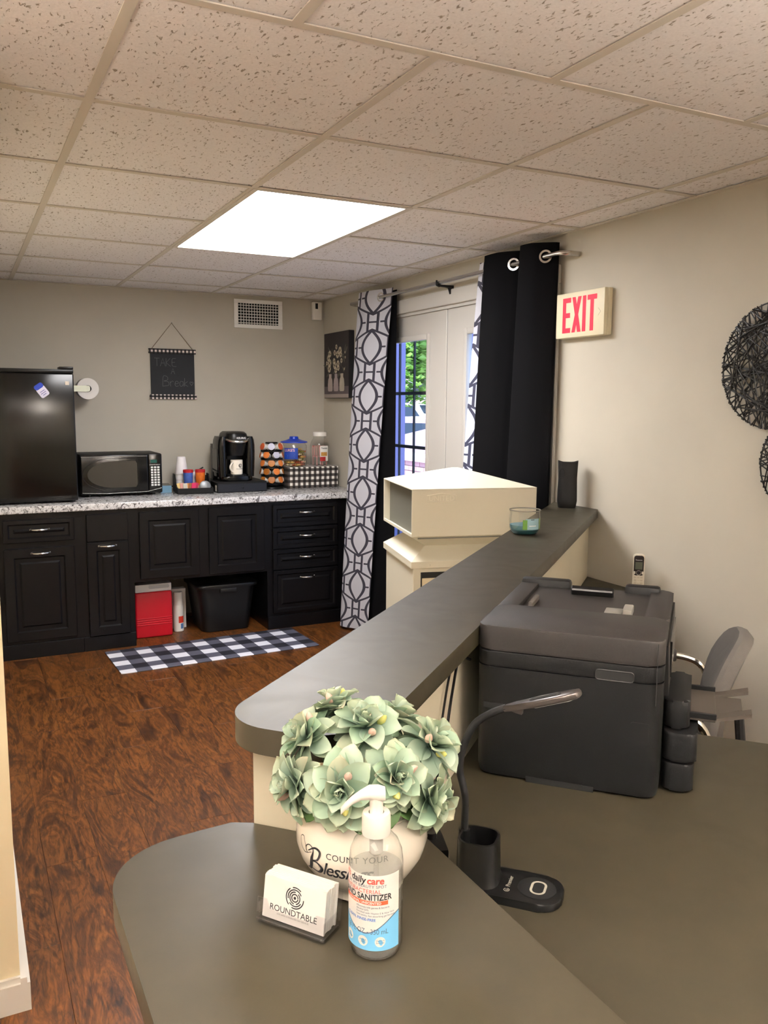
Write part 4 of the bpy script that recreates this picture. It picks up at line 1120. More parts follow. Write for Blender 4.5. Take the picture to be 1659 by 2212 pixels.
def curtain(name, top, bot, zt, zb, mt, label, group, thick=0.0, nv=40, kk=10, uoff=0.0):
    """top and bot: matching lists of (x, y); cloth hangs between them"""
    tp = spline([(a, b_, 0) for a, b_ in top], kk); bp = spline([(a, b_, 0) for a, b_ in bot], kk)
    n = len(tp) - 1
    L = [0.0]
    for i in range(n): L.append(L[-1] + math.hypot(tp[i + 1][0] - tp[i][0], tp[i + 1][1] - tp[i][1]) * 0.5 + math.hypot(bp[i + 1][0] - bp[i][0], bp[i + 1][1] - bp[i][1]) * 0.5)
    def fn(u, w):
        i = int(round(u * n)); a, c_ = tp[i], bp[i]
        t = w ** 0.85
        return (a[0] * (1 - t) + c_[0] * t, a[1] * (1 - t) + c_[1] * t, zt * (1 - w) + zb * w)
    t = thing(name, label, 'curtain', (0, 0, 0), group=group)
    g = G().grid(fn, n, nv, lambda u, w: (L[int(round(u * n))] + uoff, zt * (1 - w) + zb * w))
    o = part('cloth', g, mt, t, 180)
    if thick:
        md = o.modifiers.new('thick', 'SOLIDIFY'); md.thickness = thick; md.offset = 0
    return t
def ring(t, x_, y_, d_):
    M = Vector((0, 0, 1)).rotation_difference(Vector(d_).normalized()).to_matrix().to_4x4()
    g = G().lathe([(0.0205, -0.004), (0.029, -0.004), (0.0305, 0.0), (0.029, 0.004), (0.0205, 0.004), (0.019, 0.0), (0.0205, -0.004)], 28, cap=False, M=Matrix.Translation((x_, y_, RZ)) @ M)
    part('grommet', g, CHROME, t)
GRP = 'curtains of the glass doors'
t = curtain('trellis_curtain', [(-0.118, 5.080), (-0.130, 5.05), (-0.130, 4.98), (-0.122, 4.90), (-0.09, 4.817), (-0.070, 4.75), (-0.066, 4.695)],
            [(-0.19, 5.175), (-0.245, 5.10), (-0.235, 5.04), (-0.205, 5.00), (-0.18, 4.955), (-0.15, 4.92), (-0.13, 4.905)], 2.225, 0.02, TREL, 'white and grey trellis print curtain hanging beside the four-drawer cabinet', GRP, uoff=0.112)
ring(t, -0.09, 4.817, (-0.93, -0.36, 0))
t = curtain('blackout_curtain', [(-0.062, 5.175), (-0.062, 5.14), (-0.042, 5.05), (-0.036, 4.90), (-0.040, 4.78), (-0.038, 4.70)],
            [(-0.10, 5.215), (-0.11, 5.18), (-0.07, 5.05), (-0.085, 4.92), (-0.07, 4.78), (-0.085, 4.62)], 2.215, 0.02, BLKFAB, 'black curtain layer showing behind the trellis curtain by the cabinets', GRP)
t = curtain('blackout_curtain', [(-0.118, 3.605), (-0.135, 3.575), (-0.132, 3.47), (-0.09, 3.40), (-0.052, 3.36), (-0.052, 3.315), (-0.09, 3.285), (-0.134, 3.288), (-0.144, 3.25), (-0.130, 3.195), (-0.09, 3.155), (-0.055, 3.130), (-0.035, 3.127)],
            [(-0.105, 3.765), (-0.115, 3.74), (-0.105, 3.64), (-0.08, 3.58), (-0.052, 3.54), (-0.052, 3.49), (-0.08, 3.455), (-0.112, 3.435), (-0.120, 3.36), (-0.112, 3.26), (-0.09, 3.19), (-0.06, 3.155), (-0.045, 3.15)], 2.24, 0.02, BLKFAB, 'long black curtain panel hanging beside the exit sign', GRP)
for yy, dd in ((3.40, (-0.80, -0.60, 0)), (3.155, (-0.72, -0.70, 0)), (3.285, (-0.25, 0.97, 0))): ring(t, -0.09, yy, dd)
t = curtain('trellis_curtain', [(-0.040, 3.56), (-0.048, 3.64), (-0.072, 3.712), (-0.055, 3.745)],
            [(-0.040, 3.77), (-0.050, 3.85), (-0.078, 3.94), (-0.055, 3.975)], 2.23, 0.02, TREL, 'narrow strip of trellis curtain peeking out behind the black panel by the exit sign', GRP)

# ================================================================== RECEPTACLE
ANGR = math.radians(-14)
v = thing('litter_receptacle', 'cream metal litter receptacle with hooded top behind the ledge', 'trash can', (-0.468, 3.272, 0), ANGR)
w, d_ = 0.28, 0.27
def ringz(a, b_, z): return [(-a, -b_, z), (a, -b_, z), (a, b_, z), (-a, b_, z)]
g = G()
t = 0.006
z0, z1 = 0.955, 1.155
g.box(-w, w, -d_, -d_ + t, z0, z1, 0.0015, 1).box(-w, w, d_ - t, d_, z0, z1, 0.0015, 1)
g.box(w - t, w, -d_ + t, d_ - t, z0, z0 + 0.012).box(-w, -w + t, -d_ + t, d_ - t, z0, z0 + 0.012)
part('hood_sides', g, CREAMM, v, 30)
part('hood_shade_fill', G().box(-w + 0.03, w - 0.03, -d_ + t, d_ - t, z0 - 0.01, z1), mat('hood_shade_grey', (96, 95, 86), 0.6), v, 0)  # dark grey block stands in for the shade inside the hood opening
pk = 0.06
part('hood_roof', G().loft([ringz(w, d_, z1), ringz(w, d_, z1 + 0.004), [(-0.015, -0.03, z1 + pk + 0.012), (0.015, -0.03, z1 + pk + 0.012), (0.015, 0.03, z1 + pk + 0.012), (-0.015, 0.03, z1 + pk + 0.012)]]), CREAMM, v, 10)
part('hood_base', G().loft([ringz(w * 0.72, d_ * 0.72, 0.905), ringz(w, d_, z0)]), CREAMM, v, 10)
part('neck_cap', G().loft([ringz(w, d_, 0.820), ringz(w, d_, 0.848), ringz(w * 0.72, d_ * 0.72, 0.905)]), CREAMM, v, 10)
g = G().box(-w + 0.012, w - 0.012, -d_ + 0.012, d_ - 0.012, 0.03, 0.82, 0.003, 1)
part('body', g, CREAMM, v, 30)
part('recess', G().box(-w + 0.045, w - 0.045, -d_ + 0.0105, -d_ + 0.0118, 0.06, 0.80), DARKIN, v, 0)
part('door_panel', G().box(-w + 0.05, w - 0.05, -d_ + 0.004, -d_ + 0.0104, 0.06, 0.775, 0.002, 1), CREAMD, v, 30)
part('plinth', G().box(-w + 0.03, w - 0.03, -d_ + 0.03, d_ - 0.03, 0.0, 0.03), BLKMT, v, 0)
part('rivet', G().lathe([(0.004, 0), (0.003, 0.002), (0.0005, 0.003)], 10, M=at(-w + 0.085, -d_, 0.834)), CREAMM, v)
lettering('UNITED', 0.032, mat('emboss_cream', (226, 220, 202), 0.3), v, at(-0.15, -d_ - 0.0006, 1.118), depth=0.0006)
em = mat('emboss_cream', (226, 220, 202), 0.3)
part('emblem_outline', G().tube([(-0.215, -d_ - 0.0006, 1.102), (-0.085, -d_ - 0.0006, 1.102), (-0.085, -d_ - 0.0006, 1.130), (-0.15, -d_ - 0.0006, 1.141), (-0.215, -d_ - 0.0006, 1.130)], 0.0012, 5, closed=True), em, v)

# ================================================================== ON THE LEDGE
ZL = 1.061
p = PX(1133, 1153, 2, ZL)
v = thing('jar_candle', 'blue wax candle in a clear glass jar on the ledge', 'candle', (p.x, p.y, ZL))
part('glass_jar', G().lathe([(0.001, 0.002), (0.040, 0.002), (0.048, 0.008), (0.0545, 0.024), (0.0555, 0.055), (0.053, 0.076), (0.0545, 0.082), (0.0545, 0.086)], 40, cap=False), GLASSJ, v)
part('glass_rim', G().tube([(0.0545 * math.cos(2 * PI * i / 40), 0.0545 * math.sin(2 * PI * i / 40), 0.086) for i in range(40)], 0.0022, 6, closed=True), mat('rim_glass', (150, 148, 138), 0.1, 0.3), v)
part('wax', G().lathe([(0.040, 0.006), (0.046, 0.011), (0.052, 0.026), (0.0525, 0.034), (0.001, 0.0335)], 40), mat('teal_wax', (92, 132, 142), 0.5), v)
part('wax_base', G().lathe([(0.0395, 0.0035), (0.0462, 0.0085), (0.0505, 0.018)], 40, cap=False), mat('teal_dark', (30, 70, 76), 0.3), v)
part('wick', G().tube([(0, 0, 0.0335), (0.002, 0, 0.045)], 0.001, 6), INK, v)
ca_ = math.atan2(CAM.y - p.y, CAM.x - p.x)
part('paper_label', G().lathe([(0.0562, 0.022), (0.0562, 0.060)], 12, a0=ca_ + 0.05, a1=ca_ + 1.0, cap=False), mat('candle_label', (140, 172, 182), 0.5), v)
part('green_print', G().lathe([(0.0566, 0.022), (0.0566, 0.056)], 6, a0=ca_ - 0.12, a1=ca_ + 0.16, cap=False), mat('candle_green', (96, 142, 58), 0.5, var=0.3, vscale=80), v)
part('green_print', G().lathe([(0.0566, 0.022), (0.0566, 0.060)], 4, a0=ca_ + 1.02, a1=ca_ + 1.2, cap=False), mat('candle_green2', (112, 140, 84), 0.5), v)
for zz, a0_, a1_ in ((0.058, 0.38, 0.62), (0.036, 0.28, 0.75)): part('label_text', G().lathe([(0.0568, zz - 0.0022), (0.0568, zz)], 6, a0=ca_ + a0_, a1=ca_ + a1_, cap=False), PAPERW if zz < 0.05 else INK, v)

p = PX(1224, 1096, 2, ZL)
v = thing('black_vase', 'matte black waisted holder with an oval hole on the ledge by the wall', 'vase', (p.x, p.y, ZL), math.radians(-38))
rg = []
for z_, a, b_ in ((0.0, 0.036, 0.030), (0.004, 0.039, 0.033), (0.03, 0.0435, 0.036), (0.08, 0.0425, 0.035), (0.13, 0.041, 0.033), (0.17, 0.0425, 0.032), (0.206, 0.0445, 0.032)):
    rg.append([(a * math.copysign(abs(math.cos(t)) ** 0.6, math.cos(t)), b_ * math.copysign(abs(math.sin(t)) ** 0.6, math.sin(t)), z_ + (0.004 * math.cos(2 * t) if z_ > 0.2 else 0)) for t in [2 * PI * i / 36 for i in range(36)]])
rg.append([(x_ * 0.92, y_ * 0.9, z_) for x_, y_, z_ in rg[-1]]); rg.append([(x_, y_, 0.17) for x_, y_, z_ in rg[-1]])
part('vase_body', G().loft(rg), mat('matte_black_ceramic', (13, 12, 12), 0.6, spec=0.3), v)
M = Matrix.Translation((-0.026, -0.0335, 0.155)) @ Matrix.Rotation(math.radians(-22), 4, 'Z') @ FRONT
part('hole', G().prism([(0.011 * math.cos(2 * PI * i / 24), 0.019 * math.sin(2 * PI * i / 24)) for i in range(24)], 0, 0.001, M=M), mat('hole_dark', (3, 3, 3), 0.9), v, 0)
part('hole_rim', G().tube([tuple(M @ Vector((0.0115 * math.cos(2 * PI * i / 24), 0.0195 * math.sin(2 * PI * i / 24), 0.0006))) for i in range(24)], 0.0013, 6, closed=True), mat('matte_black_ceramic', (13, 12, 12), 0.6, spec=0.3), v)

# ================================================================== ON THE DESK
ZD = 0.75
px_, py_ = SN(0.0375, 1.911)
v = thing('printer', 'large black multifunction printer on the desk against the half wall', 'printer', (px_, py_, ZD), ANG)
a, b_ = 0.2425, 0.183
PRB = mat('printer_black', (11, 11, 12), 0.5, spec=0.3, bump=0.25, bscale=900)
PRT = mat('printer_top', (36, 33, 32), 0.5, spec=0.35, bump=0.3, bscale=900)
lower = [(x_, y_) for x_, y_ in rrect(-a, a, -b_, b_, 0.03)]
body = G().loft([[(x_ * 0.985, y_ * 0.975, 0.006) for x_, y_ in lower], [(x_ * 0.995, y_ * 0.99, 0.02) for x_, y_ in lower], [(x_, y_, 0.235) for x_, y_ in lower]])
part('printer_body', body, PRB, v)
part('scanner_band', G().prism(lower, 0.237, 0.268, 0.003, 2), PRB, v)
# feeder block: frame around a recessed document tray
top = 0.320
g = G()
g.prism(rrect(-a, -0.045, -b_, b_, 0.03), 0.270, top, 0.004, 2)
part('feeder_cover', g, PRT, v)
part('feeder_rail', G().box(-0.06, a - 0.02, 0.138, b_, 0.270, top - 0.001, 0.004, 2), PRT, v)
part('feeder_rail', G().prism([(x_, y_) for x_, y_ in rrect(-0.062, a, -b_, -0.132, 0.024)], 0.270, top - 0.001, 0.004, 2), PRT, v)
part('feeder_back', G().box(a - 0.035, a, 0.06, b_, 0.270, top + 0.010, 0.008, 2), PRB, v)
part('feeder_back', G().box(a - 0.035, a, -b_ + 0.03, -0.07, 0.270, top + 0.010, 0.008, 2), PRB, v)
tr_ = G().loft([[(-0.05, -0.136, 0.308), (-0.05, 0.14, 0.308), (-0.05, 0.14, 0.268), (-0.05, -0.136, 0.268)], [(0.06, -0.136, 0.309), (0.06, 0.14, 0.309), (0.06, 0.14, 0.268), (0.06, -0.136, 0.268)], [(a - 0.01, -0.136, 0.312), (a - 0.01, 0.14, 0.312), (a - 0.01, 0.14, 0.268), (a - 0.01, -0.136, 0.268)]])
part('document_tray', tr_, PRT, v, 20)
part('paper_guide', G().box(-0.028, 0.03, -0.105, -0.085, 0.308, 0.326, 0.003, 2), mat('guide_grey', (120, 118, 112), 0.5), v)
part('paper_guide_base', G().box(-0.03, 0.03, -0.084, -0.045, 0.308, 0.315, 0.003, 2), mat('guide_grey', (120, 118, 112), 0.5), v)
part('paper_guide', G().box(-0.02, 0.07, 0.112, 0.122, 0.308, 0.322, 0.002, 1), mat('guide_dark', (70, 66, 62), 0.5), v)
part('tray_flap', G().box(0.155, 0.172, -0.05, 0.05, 0.311, 0.332, 0.003, 1, M=Matrix.Translation((0.16, 0, 0.3)) @ Matrix.Rotation(-0.5, 4, 'Y') @ Matrix.Translation((-0.16, 0, -0.3))), BLKPL, v)
for k in range(2):
    MM = Matrix.Translation((-0.038, 0.030 - 0.026 * k, 0.3087)) @ Matrix.Rotation(-0.01, 4, 'Y') @ Matrix.Rotation(-PI / 2, 4, 'Z')
    g = G(); ribbon(g, arc(0, 0, 0.009, 0, 2 * PI - 0.01, 20), 0.0018); ribbon(g, [(-0.005, -0.003), (0.005, 0.003)], 0.0015); ribbon(g, [(-0.003, 0.004), (0.001, 0.002), (0.004, 0.004)] if k else [(0.0, -0.005), (0.003, -0.002)], 0.0014)
    bmesh.ops.transform(g.bm, matrix=MM, verts=g.bm.verts)
    part('feeder_symbol', g, mat('symbol_grey', (190, 186, 178), 0.6), v, 0)
# side details on the face towards the counter (local -x)
part('side_grip', G().prism(rrect(-0.036, 0.036, -0.010, 0.010, 0.006), 0, 0.002, M=Matrix.Translation((-a - 0.0008, -0.092, 0.245)) @ Matrix(((0, 0, 1, 0), (-1, 0, 0, 0), (0, 1, 0, 0), (0, 0, 0, 1)))), mat('grip_dark', (8, 8, 8), 0.7), v, 0)
part('grip_rim', G().tube([(-a - 0.001, -0.092 + y_, 0.245 + z_) for y_, z_ in rrect(-0.036, 0.036, -0.010, 0.010, 0.006)], 0.001, 6, closed=True), mat('grip_edge', (30, 29, 28), 0.4), v)
part('side_slot', G().box(-a - 0.001, -a + 0.001, 0.125, 0.165, 0.148, 0.160), mat('grip_dark', (8, 8, 8), 0.7), v, 0)
part('side_seam', G().box(-a - 0.0012, -a + 0.001, -b_ + 0.012, -b_ + 0.0135, 0.195, 0.316), mat('grip_dark', (8, 8, 8), 0.7), v, 0)
part('port_cover', G().prism(rrect(-0.017, 0.017, -0.022, 0.022, 0.004), 0, 0.0012, M=Matrix.Translation((-a - 0.0006, -b_ + 0.04, 0.135)) @ Matrix(((0, 0, 1, 0), (-1, 0, 0, 0), (0, 1, 0, 0), (0, 0, 0, 1)))), PRB, v, 0)
part('foot_gap', G().box(-a + 0.002, -a + 0.004, -0.06, 0.075, 0.0, 0.012), mat('grip_dark', (8, 8, 8), 0.7), v, 0)
# front side (local -y): panel, cassette, output tray
part('control_panel', G().prism([(0.20, 0.0), (0.30, 0.0), (0.30, 0.004), (0.20, 0.008)], -0.19, 0.205, M=Matrix.Translation((0, -b_, 0)) @ Matrix(((0, 0, 1, 0), (0, -1, 0, 0), (1, 0, 0, 0), (0, 0, 0, 1)))), PRB, v, 30)
part('touch_screen', G().box(-0.10, 0.12, -b_ - 0.0095, -b_ - 0.004, 0.210, 0.285, 0.001, 1), BLKGL, v)
part('cassette', G().prism(rrect(-0.185, 0.12, -b_ - 0.062, -b_ - 0.002, 0.018), 0.006, 0.062, 0.005, 2), PRB, v)
part('cassette', G().prism(rrect(-0.185, 0.12, -b_ - 0.066, -b_ - 0.002, 0.018), 0.066, 0.125, 0.005, 2), PRB, v)
part('output_bay', G().prism(rrect(-0.17, 0.03, -b_ - 0.05, -b_ - 0.001, 0.016), 0.128, 0.185, 0.008, 2), PRB, v)
PT = mat('tray_brown', (62, 56, 50), 0.5)
tl = part('output_tray', G().box(-0.12, 0.06, -b_ - 0.100, -b_ - 0.045, 0.132, 0.140, 0.002, 1), PT, v)
for q in (-0.122, 0.056): part('tray_rail', G().box(q, q + 0.006, -b_ - 0.100, -b_ - 0.045, 0.138, 0.150, 0.001, 1), PRB, v)
for s0, s1 in ((-0.115, -0.085), (0.03, 0.056)):
    part('tray_extension', G().loft([[(s0, -b_ - 0.098, 0.132), (s1, -b_ - 0.098, 0.132), (s1, -b_ - 0.098, 0.139), (s0, -b_ - 0.098, 0.139)], [(s0, -b_ - 0.165, 0.150), (s1, -b_ - 0.165, 0.150), (s1, -b_ - 0.165, 0.158), (s0, -b_ - 0.165, 0.158)]]), PT, v, 20)
part('tray_extension', G().loft([[(-0.086, -b_ - 0.098, 0.132), (0.031, -b_ - 0.098, 0.132), (0.031, -b_ - 0.098, 0.138), (-0.086, -b_ - 0.098, 0.138)], [(-0.06, -b_ - 0.150, 0.140), (0.01, -b_ - 0.150, 0.140), (0.01, -b_ - 0.150, 0.146), (-0.06, -b_ - 0.150, 0.146)]]), PT, v, 20)

# cordless phone
v = thing('cordless_phone', 'silver and black cordless phone upright on the desk by the right wall', 'phone', (-0.075, 2.505, ZD), math.radians(-42))
part('cradle', G().prism(rrect(-0.04, 0.04, -0.05, 0.035, 0.015), 0, 0.03, 0.008, 2), mat('phone_cream', (206, 200, 184), 0.4), v)
hs = part('handset', G().prism(rrect(-0.023, 0.023, 0.022, 0.172, 0.012), -0.012, 0.012, 0.005, 2, M=FRONT), mat('phone_cream', (206, 200, 184), 0.4), v)
part('face', G().prism(rrect(-0.019, 0.019, 0.087, 0.168, 0.010), 0, 0.002, M=at(0, -0.0118, 0)), mat('phone_dark', (34, 28, 28), 0.25), hs, 0)
part('screen', G().box(-0.014, 0.014, -0.0146, -0.0139, 0.112, 0.142), mat('phone_lcd', (74, 78, 64), 0.3), hs, 0)
lettering('Panasonic', 0.0065, mat('print_white', (225, 225, 225), 0.6), hs, at(0, -0.0142, 0.150))
part('nav_ring', G().tube([(0.009 * math.cos(2 * PI * i / 20), -0.0143, 0.098 + 0.009 * math.sin(2 * PI * i / 20)) for i in range(20)], 0.0013, 6, closed=True), NICKEL, hs)
for sx in (-0.0155, 0.0155): part('soft_key', G().box(sx - 0.003, sx + 0.003, -0.0150, -0.0138, 0.093, 0.104, 0.0005, 1), mat('phone_key', (214, 208, 194), 0.4), hs)
km = G().box(-0.0048, 0.0048, -0.0014, 0, -0.0032, 0.0032, 0.0008, 1).mesh('key', 0); km.materials.append(mat('phone_key2', (188, 180, 162), 0.4))
for i in range(3):
    for j in range(4): share('key', km, hs, (-0.0125 + 0.0125 * i, -0.0118, 0.079 - 0.0115 * j))

# desk lamp with charger base
v = thing('desk_lamp', 'black gooseneck lamp with pen cup and wireless charging base on the desk', 'lamp', (*SN(-0.5975, 1.94), ZD), ANG)
cx0, cy0 = 0.002, 0.045
part('base_plate', G().prism(rrect(-0.043, 0.043, -0.09, 0.09, 0.032, 8), 0.0, 0.013, 0.003, 2), BLKPL, v)
sq = lambda q, z_: [(cx0 + x_, cy0 + y_, z_) for x_, y_ in rrect(-q, q, -q, q, q * 0.62, 6)]
part('pen_cup', G().loft([sq(0.036, 0.0125), sq(0.033, 0.02), sq(0.0315, 0.079), sq(0.031, 0.0815), sq(0.0275, 0.0815), sq(0.0265, 0.02)]), BLKPL, v)
part('charge_pad', G().lathe([(0.030, 0.0128), (0.030, 0.0140), (0.0285, 0.0143), (0.001, 0.0143)], 36, (0, -0.05)), BLKMT, v)
g = G(); rp = rrect(-0.017, 0.017, -0.0105, 0.0105, 0.0098, 6)
ribbon(g, rp, 0.0038, 0, closed=True)
bmesh.ops.transform(g.bm, matrix=Matrix.Translation((0, -0.052, 0.0146)), verts=g.bm.verts)
part('charge_mark', g, mat('mark_grey', (176, 172, 160), 0.5), v, 0)
lettering('Premier', 0.0095, mat('mark_grey', (176, 172, 160), 0.5), v, Matrix.Translation((0.004, -0.006, 0.0135)), bold=0.0001)
g = G(); ribbon(g, arc(-0.021, -0.006, 0.0042, 0.6, 6.2, 16), 0.001, 0.0135); ribbon(g, arc(-0.021, -0.006, 0.002, 2.2, 7.4, 10), 0.001, 0.0135)
part('maker_mark', g, mat('mark_grey', (176, 172, 160), 0.5), v, 0)
LI = v.matrix_basis.inverted()
def loc(q): return tuple(LI @ Vector(q))
nk = [loc(q) for q in ((-1.789, 1.091, 0.79), (-1.789, 1.091, 0.824), (-1.789, 1.091, 0.884), (-1.795, 1.099, 0.929), (-1.791, 1.094, 0.970), (-1.781, 1.080, 1.008), (-1.766, 1.058, 1.031), (-1.751, 1.036, 1.046))]
part('gooseneck', G().tube(spline(nk, 8), 0.0062, 12), BLKMT, v)
part('neck_socket', G().tube([nk[0], tuple(Vector(nk[0]) + (Vector(nk[1]) - Vector(nk[0])) * 1.15)], 0.0095, 14), BLKPL, v)
h0, h1 = Vector(loc((-1.753, 1.039, 1.044))), Vector(loc((-1.684, 0.943, 1.089)))
dv = (h1 - h0); Lh = dv.length; dv.normalize()
sd = dv.cross(Vector((0, 0, 1))).normalized(); upv = sd.cross(dv)
HM = Matrix.Translation(h0) @ Matrix((sd, dv, upv)).transposed().to_4x4()
outl = [(-0.006, 0), (0.006, 0), (0.007, 0.02), (0.013, 0.035), (0.0155, 0.06), (0.0165, Lh - 0.02), (0.013, Lh - 0.004), (0.006, Lh), (-0.006, Lh), (-0.013, Lh - 0.004), (-0.0165, Lh - 0.02), (-0.0155, 0.06), (-0.013, 0.035), (-0.007, 0.02)]
LMP = mat('lamp_pewter', (88, 82, 80), 0.28, 0.7)
hd = part('lamp_head', G().prism(outl, -0.005, 0.005, 0.003, 2, M=HM), LMP, v)
part('head_slot', G().prism(rrect(-0.006, 0.006, 0.045, Lh - 0.03, 0.005, 4), 0.0052, 0.0058, M=HM), mat('hole_dark', (3, 3, 3), 0.9), hd, 0)
part('light_strip', G().prism(rrect(-0.012, 0.012, 0.05, Lh - 0.012, 0.008, 4), -0.0062, -0.0052, M=HM), PAPERW, hd, 0)
part('head_clip', G().prism([(0.012, -0.006), (0.030, -0.006), (0.026, -0.014), (0.018, -0.010)], -0.004, 0.004, M=HM @ Matrix(((0, 0, 1, 0), (1, 0, 0, 0), (0, 1, 0, 0), (0, 0, 0, 1)))), LMP, hd)

# cords and power adapter behind the lamp
q = SN(-0.53, 2.085)
v = thing('power_adapter', 'black power adapter block lying on the desk behind the vase', 'adapter', (q[0], q[1], ZD), ANG + 0.5)
part('adapter_block', G().box(-0.045, 0.045, -0.022, 0.022, 0, 0.026, 0.004, 2), BLKPL, v)
part('plug', G().cyl(0, 0, 0.026, 0.036, 0.010, n=16), BLKPL, v)
def snp(s_, n_, z_): return (*SN(s_, n_), z_)
cord('black_cable', [snp(-0.57, 2.055, 0.755), snp(-0.55, 2.10, 0.754), snp(-0.60, 2.12, 0.754), snp(-0.68, 2.115, 0.754)], 0.0028, 'thin black cord lying on the desk between lamp and half wall')
cord('black_cable', [snp(-0.16, 2.118, 0.98), snp(-0.225, 2.124, 1.00), snp(-0.28, 2.122, 0.95), snp(-0.34, 2.120, 0.86), snp(-0.43, 2.115, 0.79), snp(-0.50, 2.10, 0.781)], 0.003, 'thin black cord hanging from the printer along the half wall')
cord('black_cable', [snp(-0.16, 2.124, 1.00), snp(-0.24, 2.128, 1.015), snp(-0.30, 2.127, 0.965), snp(-0.36, 2.126, 0.87), snp(-0.45, 2.122, 0.80), snp(-0.56, 2.11, 0.784)], 0.0025, 'second black cord looping from the printer along the half wall')

# chair in the desk pocket
v = thing('office_chair', 'grey fabric office chair with tubular arms behind the desk', 'chair', (*SN(0.765, 1.775), 0), ANG)
GF = mat('grey_fabric', (92, 88, 84), 0.9, var=0.12, vscale=40, bump=0.3, bscale=500)
GFB = mat('grey_shell', (88, 84, 80), 0.7)
st = []
for z_, k_ in ((0.41, 0.92), (0.425, 1.0), (0.465, 1.0), (0.48, 0.92)):
    st.append([(x_ * k_, y_ * k_, z_) for x_, y_ in rrect(-0.22, 0.22, -0.2, 0.21, 0.09)])
part('seat', G().loft(st), GF, v)
ob = []
for i in range(32):
    t = 2 * PI * i / 32
    ob.append((0.205 * math.copysign(abs(math.cos(t)) ** 0.8, math.cos(t)), 0.21 * math.copysign(abs(math.sin(t)) ** 0.8, math.sin(t))))
tilt = math.radians(10)
BM = Matrix.Translation((0, -0.215, 0.655)) @ Matrix.Rotation(tilt, 4, 'X')
rg = []
for dpt, k_ in ((0.034, 0.90), (0.028, 0.975), (0.016, 1.0), (0.0, 0.985), (-0.014, 0.93)):
    rg.append([(x_ * k_, dpt - 0.05 * (x_ / 0.205) ** 2 * -1, z_ * k_) for x_, z_ in ob])
part('backrest', G().loft(rg, M=BM), GF, v)
part('back_post', G().tube(spline([(0, 0.0, 0.40), (0, -0.20, 0.40), (0, -0.245, 0.47), (0, -0.235, 0.62)], 6), 0.014, 8), BLKMT, v)
for sx in (-1, 1):
    ap = [(sx * 0.24, -0.10, 0.41), (sx * 0.275, -0.13, 0.44), (sx * 0.285, -0.155, 0.56), (sx * 0.285, -0.135, 0.655), (sx * 0.285, -0.07, 0.688), (sx * 0.285, 0.06, 0.685), (sx * 0.285, 0.13, 0.66), (sx * 0.285, 0.15, 0.56), (sx * 0.275, 0.10, 0.44), (sx * 0.24, 0.06, 0.41)]
    ar = part('arm_tube', G().tube(spline(ap, 6), 0.011, 10), CHROME, v)
    part('arm_pad', G().tube([(sx * 0.285, -0.05, 0.690), (sx * 0.285, -0.045, 0.690), (sx * 0.285, 0.075, 0.686), (sx * 0.285, 0.08, 0.686)], [0.017, 0.021, 0.021, 0.017], 14), mat('arm_pad', (48, 42, 40), 0.7), v)
part('column', G().cyl(0, 0, 0.09, 0.41, 0.022, n=16), CHROME, v)
cas = G().lathe([(0.001, -0.02), (0.024, -0.018), (0.026, 0), (0.024, 0.018), (0.001, 0.02)], 16, M=Matrix.Rotation(PI / 2, 4, 'X')).mesh('caster', 40); cas.materials.append(BLKPL)
for k in range(5):
    t = 2 * PI * k / 5 + 0.3
    part('base_leg', G().tube([(0.02 * math.cos(t), 0.02 * math.sin(t), 0.10), (0.24 * math.cos(t), 0.24 * math.sin(t), 0.066)], [0.02, 0.013], 10), BLKMT, v)
    share('caster', cas, v, (0.24 * math.cos(t), 0.24 * math.sin(t), 0.0265), (0, 0, t))

# ================================================================== ON THE RAISED COUNTER
ZR = 0.88
RV = Vector((0.893, -0.45, 0)); CV = Vector((-0.45, -0.893, 0))
VC = Vector((-2.039, 0.953, ZR))
FACE = math.atan2(-0.45, 0.893) + 0.0        # rotation that turns local -y towards the camera
v = thing('flower_vase', 'round white ceramic vase printed Count Your Blessings on the raised counter', 'vase', VC, -0.467)
prof = [(0.001, 0.0), (0.052, 0.0), (0.056, 0.004), (0.054, 0.010), (0.058, 0.016), (0.072, 0.030), (0.083, 0.050), (0.0875, 0.068), (0.0865, 0.085), (0.080, 0.104), (0.0715, 0.118), (0.066, 0.124), (0.068, 0.130), (0.066, 0.134), (0.060, 0.131), (0.058, 0.12), (0.066, 0.10), (0.07, 0.07), (0.05, 0.02), (0.001, 0.015)]
part('vase_body', G().lathe(prof, 56, cap=False), CERAM, v, 60)
part('rim_band', G().tube([(0.0755 * math.cos(2 * PI * i / 48), 0.0755 * math.sin(2 * PI * i / 48), 0.113) for i in range(48)], 0.0016, 6, closed=True), CERAM, v)
for k in range(24):
    t = 2 * PI * k / 24
    part('bead', G().lathe([(0.0005, -0.003), (0.003, 0), (0.0005, 0.003)], 8, M=Matrix.Translation((0.0735 * math.cos(t), 0.0735 * math.sin(t), 0.118))), CERAM, v)
def vr(z_):
    for (r0, z0_), (r1, z1_) in zip(prof[3:11], prof[4:12]):
        if z0_ <= z_ <= z1_: return r0 + (r1 - r0) * (z_ - z0_) / (z1_ - z0_)
    return 0.087
def onvase(a0, z0_):
    def f(x_, y_):
        z_ = z0_ + y_; R = vr(z_) + 0.0005; t = a0 + x_ / 0.086
        return Vector((R * math.sin(t), -R * math.cos(t), z_))
    return f
lettering('COUNT YOUR', 0.0112, INK, v, None, warp=onvase(-0.05, 0.077), space=1.1)
lettering('lessings', 0.027, INK, v, None, warp=onvase(-0.22, 0.058), shear=0.42, bold=0.0003, sx=0.9, space=0.92)
g = G()
